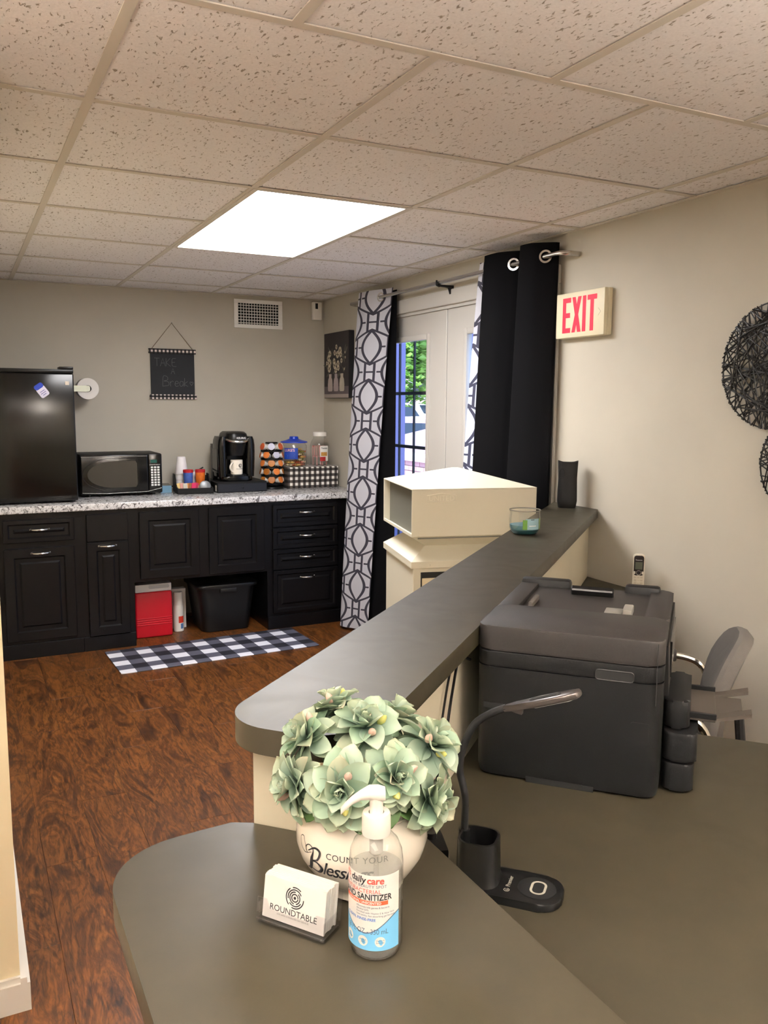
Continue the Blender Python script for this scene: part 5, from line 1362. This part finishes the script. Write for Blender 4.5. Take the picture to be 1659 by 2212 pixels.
Bs = [[(-0.060, 0.016, .4), (-0.064, 0.024, .5), (-0.056, 0.030, .6), (-0.047, 0.024, .8), (-0.052, 0.004, 2.4), (-0.058, -0.010, 2.2), (-0.066, -0.012, .7)],
      [(-0.058, 0.020, .5), (-0.044, 0.029, 1.2), (-0.034, 0.025, 1.6), (-0.038, 0.012, 1.2), (-0.050, 0.006, .6), (-0.040, 0.006, 1.2), (-0.032, -0.002, 2.2), (-0.040, -0.011, 1.4), (-0.054, -0.009, .6)],
      [(-0.050, 0.020, .3), (-0.066, 0.014, .4), (-0.078, 0.022, .4), (-0.080, 0.034, .4), (-0.072, 0.036, .4), (-0.066, 0.026, .4), (-0.062, 0.016, .3)]]
for st_ in Bs:
    ribbon(g, spline([(-0.048 + (q_[0] + 0.048) * 0.85, 0.003 + (q_[1] - 0.003) * 0.8, q_[2]) for q_ in st_], 6), 0.0022)
f_ = onvase(-0.20, 0.058)
for vv in g.bm.verts: vv.co = f_(vv.co.x, vv.co.y)
part('script_initial', g, INK, v, 0)

# flowers
def petal_mesh(L, W, curl, cup, name):
    def fn(u, w_):
        s_ = u * 2 - 1
        if w_ < 0.5: t = 0.62 * w_ / 0.5; q_ = (t / 0.62) ** 1.1; ww = W * (0.22 + 0.78 * q_ * (2 - q_))
        else: th = (w_ - 0.5) * PI; t = 0.62 + 0.38 * math.sin(th); ww = W * max(0.03, math.cos(th) ** 0.85)
        y_ = cup * ww * s_ * s_ - curl * L * t * t + 0.0035 * math.sin(3.5 * t) * s_
        return (s_ * ww, y_, L * t - 0.06 * L * s_ * s_ * t)
    me = G().grid(fn, 6, 10, lambda u, w_: (u, w_)).mesh(name, 180)
    me.materials.append(PETAL)
    return me
PM = [petal_mesh(0.050, 0.0155, 0.30, 0.45, 'petal'), petal_mesh(0.045, 0.0150, 0.16, 0.6, 'petal'), petal_mesh(0.036, 0.0115, 0.0, 0.8, 'petal'), petal_mesh(0.024, 0.0065, -0.1, 0.9, 'petal')]
rnd = random.Random(21)
from mathutils.bvhtree import BVHTree
def wbvh(me, M):
    return BVHTree.FromPolygons([M @ v_.co for v_ in me.vertices], [tuple(p_.vertices) for p_ in me.polygons])
lfm = petal_mesh(0.05, 0.02, 0.25, 0.3, 'leaf'); lfm.materials.clear(); lfm.materials.append(mat('leaf_green', (58, 84, 40), 0.6))
lfroot = thing('leaf_sprig', 'dark green leaves peeking out under the flowers at the vase rim', 'leaves', VC)
TAKEN = []                                   # shapes a new petal should keep clear of
VASE = BVHTree.FromPolygons([Matrix.Translation(VC) @ Vector((max(r_, .001) * 1.012 * math.cos(2 * PI * i / 40), max(r_, .001) * 1.012 * math.sin(2 * PI * i / 40), z_)) for r_, z_ in prof[:14] for i in range(40)],
                            [(40 * k + i, 40 * k + (i + 1) % 40, 40 * (k + 1) + (i + 1) % 40, 40 * (k + 1) + i) for k in range(13) for i in range(40)])
LEDGE = wbvh(ledge.data, Matrix.Rotation(ANG, 4, 'Z'))
TAKEN += [VASE, LEDGE]
for k in range(9):
    t = -PI / 2 - 0.467 + (k - 4) * 0.42; o = share('leaf', lfm, lfroot)
    rad = Vector((math.cos(t), math.sin(t), 0)); best = None
    for dz, sl_ in ((0.143, 0.55), (0.143, 0.45), (0.146, 0.35), (0.146, 0.2), (0.15, 0.1), (0.152, 0.0), (0.154, -0.1)):
        dd = (rad * 0.75 + Vector((0, 0, -sl_ - 0.1 * (k % 2)))).normalized(); nn = (Vector((0, 0, 1)) - dd * dd.z).normalized(); xx = nn.cross(dd)
        ml = Matrix.Translation(rad * 0.052 + Vector((0, 0, dz + 0.004 * (k % 2)))) @ Matrix((xx, nn, dd)).transposed().to_4x4()
        bv = wbvh(lfm, Matrix.Translation(VC) @ ml); c0 = sum(len(bv.overlap(q_)) for q_ in TAKEN)
        if best is None or c0 < best[0]: best = (c0, ml, bv)
        if c0 == 0: break
    o.matrix_local = best[1]; TAKEN.append(best[2])
def flower(a_, b2, z_, ax, sc, label):
    mine = []
    c_ = VC + RV * a_ + CV * b2; c_.z = z_
    A = (RV * ax[0] + CV * ax[1] + Vector((0, 0, ax[2]))).normalized()
    base_ = Vector((VC.x + (c_.x - VC.x) * 0.35, VC.y + (c_.y - VC.y) * 0.35, ZR + 0.03))
    fl = thing('artificial_flower', label, 'flower', c_, group='sage green flowers in the white vase')
    q0 = A.orthogonal().normalized(); q1 = A.cross(q0)
    hz = Vector((c_.x - VC.x, c_.y - VC.y, 0)); neck = Vector((VC.x, VC.y, ZR + 0.138)) + hz * min(0.55, 0.046 / max(hz.length, 1e-3))
    part('stem', G().tube(spline([base_ - c_, neck - Vector((0, 0, 0.04)) - c_, neck - c_] + ([Vector((VC.x, VC.y, ZR + 0.150)) + hz.normalized() * 0.066 - c_] if c_.z < ZR + 0.145 else []) + [-A * 0.014, A * 0.002], 5), 0.0022, 6), mat('stem_green', (70, 88, 56), 0.7), fl)
    for lay, (n_, ph, mi) in enumerate(((7, 104, 0), (8, 84, 0), (8, 64, 1), (6, 40, 2), (5, 16, 3))):
        for k in range(n_):
            t = 2 * PI * (k + 0.5 * (lay % 2)) / n_ + rnd.uniform(-.16, .16)
            ph0 = ph + rnd.uniform(-10, 10); s_ = sc * rnd.uniform(0.88, 1.12); twr = rnd.uniform(-.25, .25)
            best = None
            for dp, ds, dt in ((0, 1, 0), (-7, 1, 0), (7, 1, 0), (-13, 1, .1), (-13, 1, -.1), (-20, 1, 0), (-20, .92, .15), (-20, .92, -.15), (-28, .92, 0), (-36, .9, 0), (-45, .86, .1), (-45, .86, -.1), (-55, .8, 0)):
                if ph < 50 and dp < -20: continue
                phi = math.radians(ph0 + dp); tt = t + dt
                rad = q0 * math.cos(tt) + q1 * math.sin(tt)
                dd = A * math.cos(phi) + rad * math.sin(phi); nn = A * math.sin(phi) - rad * math.cos(phi)
                ml = Matrix.Translation(A * (0.003 * lay - 0.004)) @ Matrix((nn.cross(dd), nn, dd)).transposed().to_4x4() @ Matrix.Rotation(twr, 4, 'Z') @ Matrix.Scale(s_ * ds, 4)
                bv = wbvh(PM[mi], Matrix.Translation(c_) @ ml); c0 = sum(len(bv.overlap(q_)) for q_ in TAKEN)
                if best is None or c0 < best[0]: best = (c0, ml, bv)
                if c0 == 0: break
            o = share('petal', PM[mi], fl); o.matrix_local = best[1]; mine.append(best[2])
    TAKEN.extend(mine)
    for k in range(2):
        t = rnd.uniform(0, 6); rad = q0 * math.cos(t) + q1 * math.sin(t)
        bd = part('bud', G().lathe([(0.0005, 0), (0.004, 0.004), (0.0052, 0.010), (0.003, 0.016), (0.0005, 0.019)], 10), mat(('bud_pink', 'bud_yellow')[k], ((214, 178, 164), (206, 204, 120))[k], 0.6), fl)
        d2 = (A * 0.9 + rad * 0.6).normalized()
        bd.matrix_local = Matrix.Translation(A * 0.008 + rad * 0.016) @ Vector((0, 0, 1)).rotation_difference(d2).to_matrix().to_4x4()
    return fl
flower(0.004, 0.005, 1.093, (0.05, 0.45, 1.0), 1.0, 'sage green flower standing tallest at the centre of the white vase')
flower(-0.070, 0.000, 1.078, (-0.75, 0.35, 0.75), 0.92, 'sage green flower leaning out above the half wall end')
flower(0.088, -0.005, 1.066, (0.85, 0.30, 0.75), 1.0, 'sage green flower leaning out towards the printer')
flower(-0.022, 0.072, 1.040, (-0.15, 1.0, 0.35), 1.05, 'sage green flower facing out just above the sanitizer pump')
flower(-0.080, 0.030, 1.030, (-0.95, 0.50, 0.15), 0.95, 'sage green flower leaning out above the business cards')
flower(0.040, 0.058, 1.050, (0.45, 0.85, 0.55), 0.92, 'sage green flower between the lamp and the sanitizer pump')
flower(0.084, 0.034, 1.010, (0.85, 0.65, -0.05), 0.95, 'sage green flower drooping low towards the lamp cup')
flower(-0.036, -0.040, 1.104, (-0.35, -0.35, 1.0), 0.85, 'sage green flower half hidden behind the tallest bloom')
flower(0.045, -0.055, 1.080, (0.4, -0.6, 0.8), 0.85, 'sage green flower hidden at the back of the bouquet')

# hand sanitizer
BT = thing('sanitizer_bottle', 'clear pump bottle of hand sanitizer with white and blue label', 'bottle', (-2.084, 0.819, ZR), math.radians(-55))
BR_ = 0.0315
bp_ = [(0.001, 0.002), (0.024, 0.001), (0.029, 0.004), (BR_, 0.012), (BR_, 0.112), (0.030, 0.124), (0.0255, 0.135), (0.018, 0.143), (0.0135, 0.146), (0.0135, 0.150)]
part('bottle_shell', G().lathe(bp_, 48, cap=False), BOTPL, BT, 60)
part('gel', G().lathe([(0.001, 0.003), (0.026, 0.004), (BR_ - 0.0015, 0.013), (BR_ - 0.0015, 0.104), (0.001, 0.104)], 48, cap=False), m_pane('clear_gel', (0.97, 0.97, 0.96), 0.04, 0.05, 0.22), BT, 60)
part('base_rim', G().tube([(0.026 * math.cos(2 * PI * i / 40), 0.026 * math.sin(2 * PI * i / 40), 0.003) for i in range(40)], 0.0016, 6, closed=True), ACRYL, BT)
part('dip_tube', G().tube([(0, 0, 0.015), (0, 0, 0.12)], 0.003, 10), JARPL, BT)
part('pump_body', G().lathe([(0.006, 0.118), (0.008, 0.12), (0.008, 0.148)], 16), mat('pump_clear', (196, 194, 186), 0.3), BT)
part('collar', G().lathe([(0.0165, 0.143), (0.0168, 0.145), (0.0165, 0.166), (0.0155, 0.1685), (0.009, 0.1685), (0.009, 0.163)], 40, cap=False), WHTPL, BT)
part('pump_stem', G().cyl(0, 0, 0.163, 0.187, 0.0078, n=24), WHTPL, BT)
nz_ = []
for t_, y_, z_, w_, h_ in ((0, 0.010, 0.190, 0.0085, 0.008), (0, 0.002, 0.191, 0.0095, 0.0095), (0, -0.008, 0.192, 0.0085, 0.0085), (0, -0.018, 0.189, 0.006, 0.006), (0, -0.028, 0.183, 0.0052, 0.005), (0, -0.036, 0.176, 0.0048, 0.0045), (0, -0.041, 0.170, 0.0042, 0.004)):
    nz_.append([(w_ * math.cos(2 * PI * i / 16), y_, z_ + h_ * math.sin(2 * PI * i / 16)) for i in range(16)])
part('pump_nozzle', G().loft(nz_), WHTPL, BT, 60, rot=(0, 0, math.radians(-58)))
LR = BR_ + 0.0004
def onbot(a0, z0_, R=LR + 0.0003):
    return lambda x_, y_: Vector((R * math.sin(a0 + x_ / R), -R * math.cos(a0 + x_ / R), z0_ + y_))
lab = part('label', G().lathe([(LR, 0.017), (LR, 0.108)], 40, a0=-PI / 2 - 1.45, a1=-PI / 2 + 1.45, cap=False), mat('label_white', (240, 236, 230), 0.45), BT, 60)
def lpatch(name, f_lo, f_hi, mt_, a0, a1, R, n=40):
    g = G().grid(lambda u, w_: (R * math.sin(a0 + (a1 - a0) * u), -R * math.cos(a0 + (a1 - a0) * u), f_lo(u) * (1 - w_) + f_hi(u) * w_), n, 1)
    return part(name, g, mt_, lab, 60)
wave = lambda u: 0.047 + 0.010 * math.cos(2 * PI * (u - 0.02)) + 0.007 * max(0, u - 0.6)
lpatch('blue_field', lambda u: 0.017, wave, mat('label_sky', (120, 190, 232), 0.45), -1.45, 1.45, LR + 0.00015)
lpatch('wave_line', wave, lambda u: wave(u) + 0.0014, mat('label_slate', (70, 84, 104), 0.45), -1.45, 1.45, LR + 0.00015)
lpatch('red_band', lambda u: 0.0725, lambda u: 0.0775, mat('label_orange', (222, 92, 58), 0.45), -1.1, 0.95, LR + 0.00015, 24)
RD = mat('label_redtext', (214, 78, 66), 0.5); SL = mat('label_slate', (70, 84, 104), 0.45)
lettering('daily', 0.0115, INK, lab, None, warp=onbot(-0.20, 0.1015), shear=0.1, bold=0.0002)
lettering('care', 0.0115, RD, lab, None, warp=onbot(0.48, 0.1015), shear=0.1, bold=0.0003)
g = G()
for q in ((-0.0045, 0.0045, -0.0015, 0.0015), (-0.0015, 0.0015, -0.0045, 0.0045)): ribbon(g, [(q[0], q[2]), (q[1], q[2]), (q[1], q[3]), (q[0], q[3])], 0.0008, closed=True)
w_ = onbot(-0.72, 0.102)
for vv in g.bm.verts: vv.co = w_(vv.co.x, vv.co.y)
part('cross_mark', g, RD, lab, 0)
lettering('BY MY BEAUTY SPOT', 0.0050, SL, lab, None, warp=onbot(0.10, 0.0945), space=1.1)
lettering('ANTIBACTERIAL', 0.0068, RD, lab, None, warp=onbot(-0.12, 0.0885), space=1.05)
lettering('HAND SANITIZER', 0.0102, INK, lab, None, warp=onbot(0.0, 0.0815), bold=0.0002, sx=0.86)
lettering('ORIGINAL UNSCENTED', 0.0042, PAPERW, lab, None, warp=onbot(0.0, 0.075, LR + 0.0006), bold=0.0001)
for k, tx in enumerate(('Effectively kills germs & bacteria', 'Alcohol 65%', 'Enriched with Vitamin E & Aloe Vera', 'Non-sticky, fast absorbing gel formula')):
    lettering(tx, 0.0031, SL, lab, None, warp=onbot(-0.25, 0.0695 - 0.0034 * k), align='LEFT')
lettering('CLEAN, RINSE-FREE', 0.0046, mat('label_bluetext', (70, 120, 190), 0.5), lab, None, warp=onbot(-0.12, 0.0545), bold=0.0001)
lettering('11.8 FL OZ - 350 mL', 0.0088, SL, lab, None, warp=onbot(0.02, 0.0400), sx=0.8)
for a0, tx in ((-0.62, 'No\nFragrance'), (0.02, 'Alcohol\n65%'), (0.66, 'Vitamin E\nEnriched')):
    g = G().prism([(0.0062 * math.cos(2 * PI * i / 24), 0.0062 * math.sin(2 * PI * i / 24)) for i in range(24)], 0, 0.0001)
    w_ = onbot(a0, 0.028)
    for vv in g.bm.verts: vv.co = w_(vv.co.x, vv.co.y)
    part('badge', g, PAPERW, lab, 0)
    lettering(tx, 0.0026, SL, lab, None, warp=onbot(a0, 0.0283, LR + 0.0006))

# business cards
CH = thing('card_holder', 'clear acrylic business card holder on the raised counter', 'card holder', (-2.150, 0.900, ZR), math.radians(-54.7))
w = 0.049
part('holder_base', G().prism(rrect(-w, w, -0.021, 0.021, 0.006), 0.0, 0.006, 0.001, 1), ACRYL, CH)
fr_ = [(-w, 0.0), (w, 0.0), (w, 0.026), (0.036, 0.026), (0.033, 0.020), (0.028, 0.015), (-0.028, 0.015), (-0.033, 0.020), (-0.036, 0.026), (-w, 0.026)]
LEAN = Matrix.Rotation(math.radians(-9), 4, 'X')
part('holder_front', G().prism(fr_, 0, 0.0018, M=Matrix.Translation((0, -0.018, 0.005)) @ LEAN @ FRONT), ACRYL, CH, 0)
part('holder_back', G().box(-w, w, 0.0165, 0.0182, 0.005, 0.050, M=LEAN), ACRYL, CH, 0)
for sx in (-w, w - 0.0018): part('holder_side', G().box(sx, sx + 0.0018, -0.017, 0.017, 0.005, 0.024), ACRYL, CH, 0)
part('holder_lip', G().tube([(-w, -0.0185, 0.004), (w, -0.0185, 0.004)], 0.0018, 8), ACRYL, CH)
NC = 9
cmat = CH.matrix_basis
cm_ = G().box(-0.0445, 0.0445, 0, 0.0028, 0, 0.051).mesh('business_card', 0); cm_.materials.append(PAPERW)
for k in range(NC):
    o = link('business_card', cm_, None)
    o.matrix_world = cmat @ Matrix.Translation((rnd.uniform(-.0008, .0012), -0.0145 + 0.0031 * k, 0.0068)) @ LEAN
    if k == 0:
        tag(o, 'front business card reading Roundtable with a circular logo', 'card', 'business cards in the holder')
        f0 = o
    else: tag(o, 'plain white business card stacked behind the printed one', 'card', 'business cards in the holder')
g = G()
for rr, a0, a1 in ((0.0125, 2.2, 4.0), (0.0125, 4.4, 6.3), (0.0125, 0.9, 1.9), (0.0098, 0.5, 3.4), (0.0098, 3.9, 5.8), (0.0072, 1.5, 4.6), (0.0072, 5.0, 7.2), (0.0045, 0.0, 6.2)):
    ribbon(g, arc(0, 0, rr, a0, a1, 20), 0.0014)
g.prism([(0.0018 * math.cos(2 * PI * i / 12), 0.0018 * math.sin(2 * PI * i / 12)) for i in range(12)], -0.00005, 0.00005)
bmesh.ops.transform(g.bm, matrix=at(0.001, -0.0003, 0.0335), verts=g.bm.verts)
part('card_logo', g, INK, f0, 0)
lettering('ROUNDTABLE', 0.0108, INK, f0, at(0.0, -0.0003, 0.0145), sx=0.98)
lettering('LIVE SAFER INTEGRATED DAY SERVICES', 0.0026, mat('card_grey', (130, 128, 126), 0.7), f0, at(0.0, -0.0003, 0.0082))

# ================================================================== OUTSIDE THE GLASS DOORS
def street(name, g, m_): return struct(name, g, m_)
struct('ground_outside', G().box(0.12, 120, -10, 160, -0.25, -0.15), mat('pavement', (150, 146, 148), 0.85, var=0.12, vscale=2.0))
gr = thing('security_grille', 'black metal bar grille outside the glass doors', 'grille', (0, 0, 0))
for zz in (0.24, 0.57, 0.905, 1.243, 1.582, 1.92): part('horizontal_bar', G().box(0.078, 0.094, DY0, DY1, zz - 0.010, zz + 0.010), mat('wrought_iron', (14, 14, 18), 0.5), gr, 0)
for yy in (3.28, 3.47, 3.66, 3.85, 4.045, 4.30, 4.495, 4.69, 4.886, 5.08): part('vertical_bar', G().box(0.080, 0.092, yy - 0.006, yy + 0.006, 0.02, DZ), mat('wrought_iron', (14, 14, 18), 0.5), gr, 0)
a_ = PX(836, 850, 0, 1.3); b2 = PX(861, 850, 0, 1.3)
COLM = mat('porch_post', (84, 88, 132), 0.7)
pc = thing('porch_post', 'dark wooden porch post with brace just outside the glass door', 'post', (1.3, (a_.y + b2.y) / 2, -0.15))
hw_ = abs(a_.y - b2.y) / 2 * 0.8
part('post_shaft', G().box(-0.09, 0.09, -hw_, hw_, 0, 3.0, 0.006, 1), COLM, pc, 0)
part('brace', G().prism([(-hw_, 2.3), (-hw_ - 0.55, 2.95), (-hw_ - 0.40, 2.95), (-hw_, 2.45)], -0.04, 0.04, M=Matrix(((0, 0, 1, 0), (1, 0, 0, 0), (0, 1, 0, 0), (0, 0, 0, 1)))), COLM, pc, 0)
pc2 = copy_tree(pc); pc2.location = (1.3, PX(1016, 850, 0, 1.3).y + 0.05, -0.15); pc2['label'] = 'dark wooden porch post seen past the black curtain'; pc2['group'] = 'porch posts'; pc['group'] = 'porch posts'

# low brick wall with coping
bw = thing('brick_wall', 'low pinkish brick wall with pale coping beyond the porch', 'wall', (3.2, 9.0, 0.0), 0)
BRK = mat('brick_pink', (196, 150, 150), 0.85, var=0.2, vscale=6)
part('mortar_core', G().box(0.02, 0.26, -3.0, 4.2, -0.15, 0.72), mat('mortar', (150, 140, 140), 0.9), bw, 0)
bm_ = G().box(-0.012, 0.012, -0.1, 0.1, 0, 0.062, 0.002, 1).mesh('brick', 0); bm_.materials.append(BRK)
for j in range(10):
    for i in range(22):
        yy = -2.0 + 0.212 * i + (0.106 if j % 2 else 0)
        share('brick', bm_, bw, (0.01, yy, 0.005 + 0.072 * j))
part('coping', G().box(-0.06, 0.34, -3.05, 4.25, 0.72, 0.80, 0.006, 1), mat('coping_stone', (222, 196, 196), 0.8), bw, 0)

def car(label, loc, rotz, col, suv=False, name='parked_car'):
    c_ = thing(name, label, 'car', loc, rotz, group='cars parked outside')
    PM_ = mat('paint_%d_%d' % (col[0], col[2]), col, 0.3, coat=0.5)
    hgt = 1.72 if suv else 1.42
    if suv: side = [(-2.2, .35), (-2.25, .9), (-2.15, 1.05), (-1.95, hgt - .08), (-1.7, hgt), (.35, hgt), (.6, hgt - .06), (1.15, 1.1), (2.05, .98), (2.25, .75), (2.25, .35)]
    else: side = [(-2.2, .32), (-2.22, .8), (-2.0, .95), (-1.55, 1.0), (-.95, hgt - .03), (-.6, hgt), (.15, hgt), (.45, hgt - .05), (1.2, .95), (2.0, .82), (2.2, .62), (2.2, .32)]
    rs = []
    for yy, k_ in ((-0.86, .96), (-0.80, 1.0), (0.80, 1.0), (0.86, .96)): rs.append([(x_, yy * (1 if z_ < 1.0 else 0.88), .35 + (z_ - .35) * k_) for x_, z_ in side])
    part('car_body', G().loft(rs), PM_, c_, 25)
    zt = hgt - .12
    gl_ = [(-1.75 if suv else -1.28, 1.04), (.95 if suv else .98, 1.04), (.42, zt), (-1.6 if suv else -.75, zt)]
    for sy in (-1, 1): part('side_window', G().prism(gl_, -0.005, 0.005, M=Matrix.Translation((0, sy * (0.775 if not suv else 0.78), 0)) @ FRONT), mat('car_glass', (40, 52, 66), 0.08), c_, 0)
    part('windscreen', G().prism([(-0.62, 0), (0.62, 0), (0.56, 0.66 if not suv else .74), (-0.56, 0.66 if not suv else .74)], 0, 0.02, M=Matrix.Translation((1.16 if suv else 1.14, 0, 1.03)) @ Matrix.Rotation(math.radians(-38 if suv else -32), 4, 'Y') @ Matrix(((0, 0, 1, 0), (1, 0, 0, 0), (0, 1, 0, 0), (0, 0, 0, 1))) @ Matrix.Rotation(0, 4, 'X')), mat('car_glass', (40, 52, 66), 0.08), c_, 0)
    wm = G().lathe([(0.001, -.1), (.2, -.1), (.31, -.09), (.33, -.05), (.33, .05), (.31, .09), (.2, .1), (.001, .1)], 24, M=Matrix.Rotation(PI / 2, 4, 'X')).mesh('wheel', 40); wm.materials.append(mat('tyre', (24, 24, 28), 0.8))
    for x_ in (-1.35, 1.35):
        for sy in (-1, 1):
            o = share('wheel', wm, c_, (x_, sy * 0.80, 0.33))
            part('hub', G().cyl(0, 0, -0.105, 0.105, 0.19, n=16, M=Matrix.Rotation(PI / 2, 4, 'X')), NICKEL, o)
    part('bumper', G().box(2.18, 2.28, -0.8, 0.8, .35, .6, .03, 2), mat('bumper', (90, 92, 100), 0.5), c_)
    return c_
car('silver-pink sedan parked just beyond the low brick wall', (6.2, 14.6, -0.15), math.radians(-58), (176, 146, 160))
car('white sport utility vehicle parked across the street', (18.5, 38.0, -0.15), math.radians(-70), (232, 236, 244), True, 'parked_suv')
car('red car parked across the street beyond the second porch post', (25.0, 33.5, -0.15), math.radians(-40), (196, 30, 44))

# building across the street with a wall-mounted air conditioner
bd = thing('building', 'pinkish building with a dark doorway across the street', 'building', (27, 60, -0.15), math.radians(-27))
part('building_wall', G().box(-16, 16, 0, 8, 0, 6.5), mat('stucco_pink', (206, 170, 166), 0.9, var=0.1, vscale=0.5), bd, 0)
part('roof', G().box(-16.5, 16.5, -0.5, 8.5, 6.5, 6.9), mat('roof_grey', (110, 108, 112), 0.8), bd, 0)
for xx in (-9, -4, 1, 6, 11): part('window', G().box(xx, xx + 1.6, -0.06, 0.0, 1.2, 3.0), mat('dark_window', (50, 62, 84), 0.2), bd, 0)
part('doorway', G().box(-6.6, -5.2, -0.05, 0.0, 0, 2.4), mat('dark_window', (50, 62, 84), 0.2), bd, 0)
q = PX(908, 835, 1, 52.0)
ac = thing('air_conditioner', 'grey outdoor air conditioner unit on a stand by the pink building', 'air conditioner', (q.x, q.y, -0.15), math.radians(-27))
part('case', G().box(-0.75, 0.75, 0, 0.6, 2.0, 3.6, 0.03, 1), mat('ac_grey', (158, 160, 170), 0.6), ac)
part('fan_grille', G().lathe([(0.001, 0), (0.5, 0), (0.55, 0.04), (0.6, 0.0)], 28, M=at(0.05, -0.03, 2.8)), mat('ac_fan', (84, 84, 96), 0.6), ac)
part('stand', G().box(-0.6, -0.5, 0.1, 0.5, 0, 2.0).box(0.5, 0.6, 0.1, 0.5, 0, 2.0), mat('ac_stand', (90, 90, 96), 0.6), ac, 0)

def tree(label, loc, h_, cr, n, seed, col):
    r2 = random.Random(seed)
    t_ = thing('tree', label, 'tree', loc, group='trees across the street')
    part('trunk', G().tube([(0, 0, 0), (0.05, 0.02, h_ * 0.5), (0.0, 0.05, h_ * 0.8)], [0.18, 0.13, 0.06], 8), mat('bark', (84, 68, 60), 0.9), t_)
    g = G()
    cl = [(r2.uniform(-cr, cr), r2.uniform(-cr, cr), h_ + r2.uniform(-cr * 0.75, cr * 0.7), r2.uniform(0.35, 0.6) * cr) for _ in range(9)]
    for k in range(n):
        c_ = cl[k % 9]
        d3 = Vector((r2.gauss(0, 1), r2.gauss(0, 1), r2.gauss(0, 1))).normalized() * c_[3] * r2.uniform(0.6, 1.0)
        p3 = Vector(c_[:3]) + d3
        e = Matrix.Rotation(r2.uniform(0, 6), 3, 'Z') @ Matrix.Rotation(r2.uniform(-1.2, 1.2), 3, 'X')
        s3 = cr * 0.085
        g.quad([tuple(p3 + e @ Vector(q3)) for q3 in ((-s3, 0, 0), (0, -s3 * 0.6, 0.2 * s3), (s3, 0, 0), (0, s3 * 0.6, 0.2 * s3))])
    o = link('foliage', g.mesh('foliage', 0, False), None, t_); o.data.materials.append(mat('foliage_%d' % col[1], col, 0.6, var=0.35, vscale=0.9)); o['kind'] = 'stuff'
    return t_
tree('bright green tree in front of the pink building', (14.5, 29.0, -0.15), 4.2, 2.4, 2600, 1, (120, 160, 70))
tree('tall green tree beside the air conditioner', (21.0, 38.5, -0.15), 5.6, 3.4, 2600, 2, (104, 150, 84))
tree('blue-green tree beyond the red car', (25.0, 30.0, -0.15), 4.6, 3.0, 2600, 3, (96, 146, 100))
tree('broad dark tree filling the gap past the second porch post', (33.0, 36.0, -0.15), 5.0, 4.2, 2600, 4, (84, 132, 92))
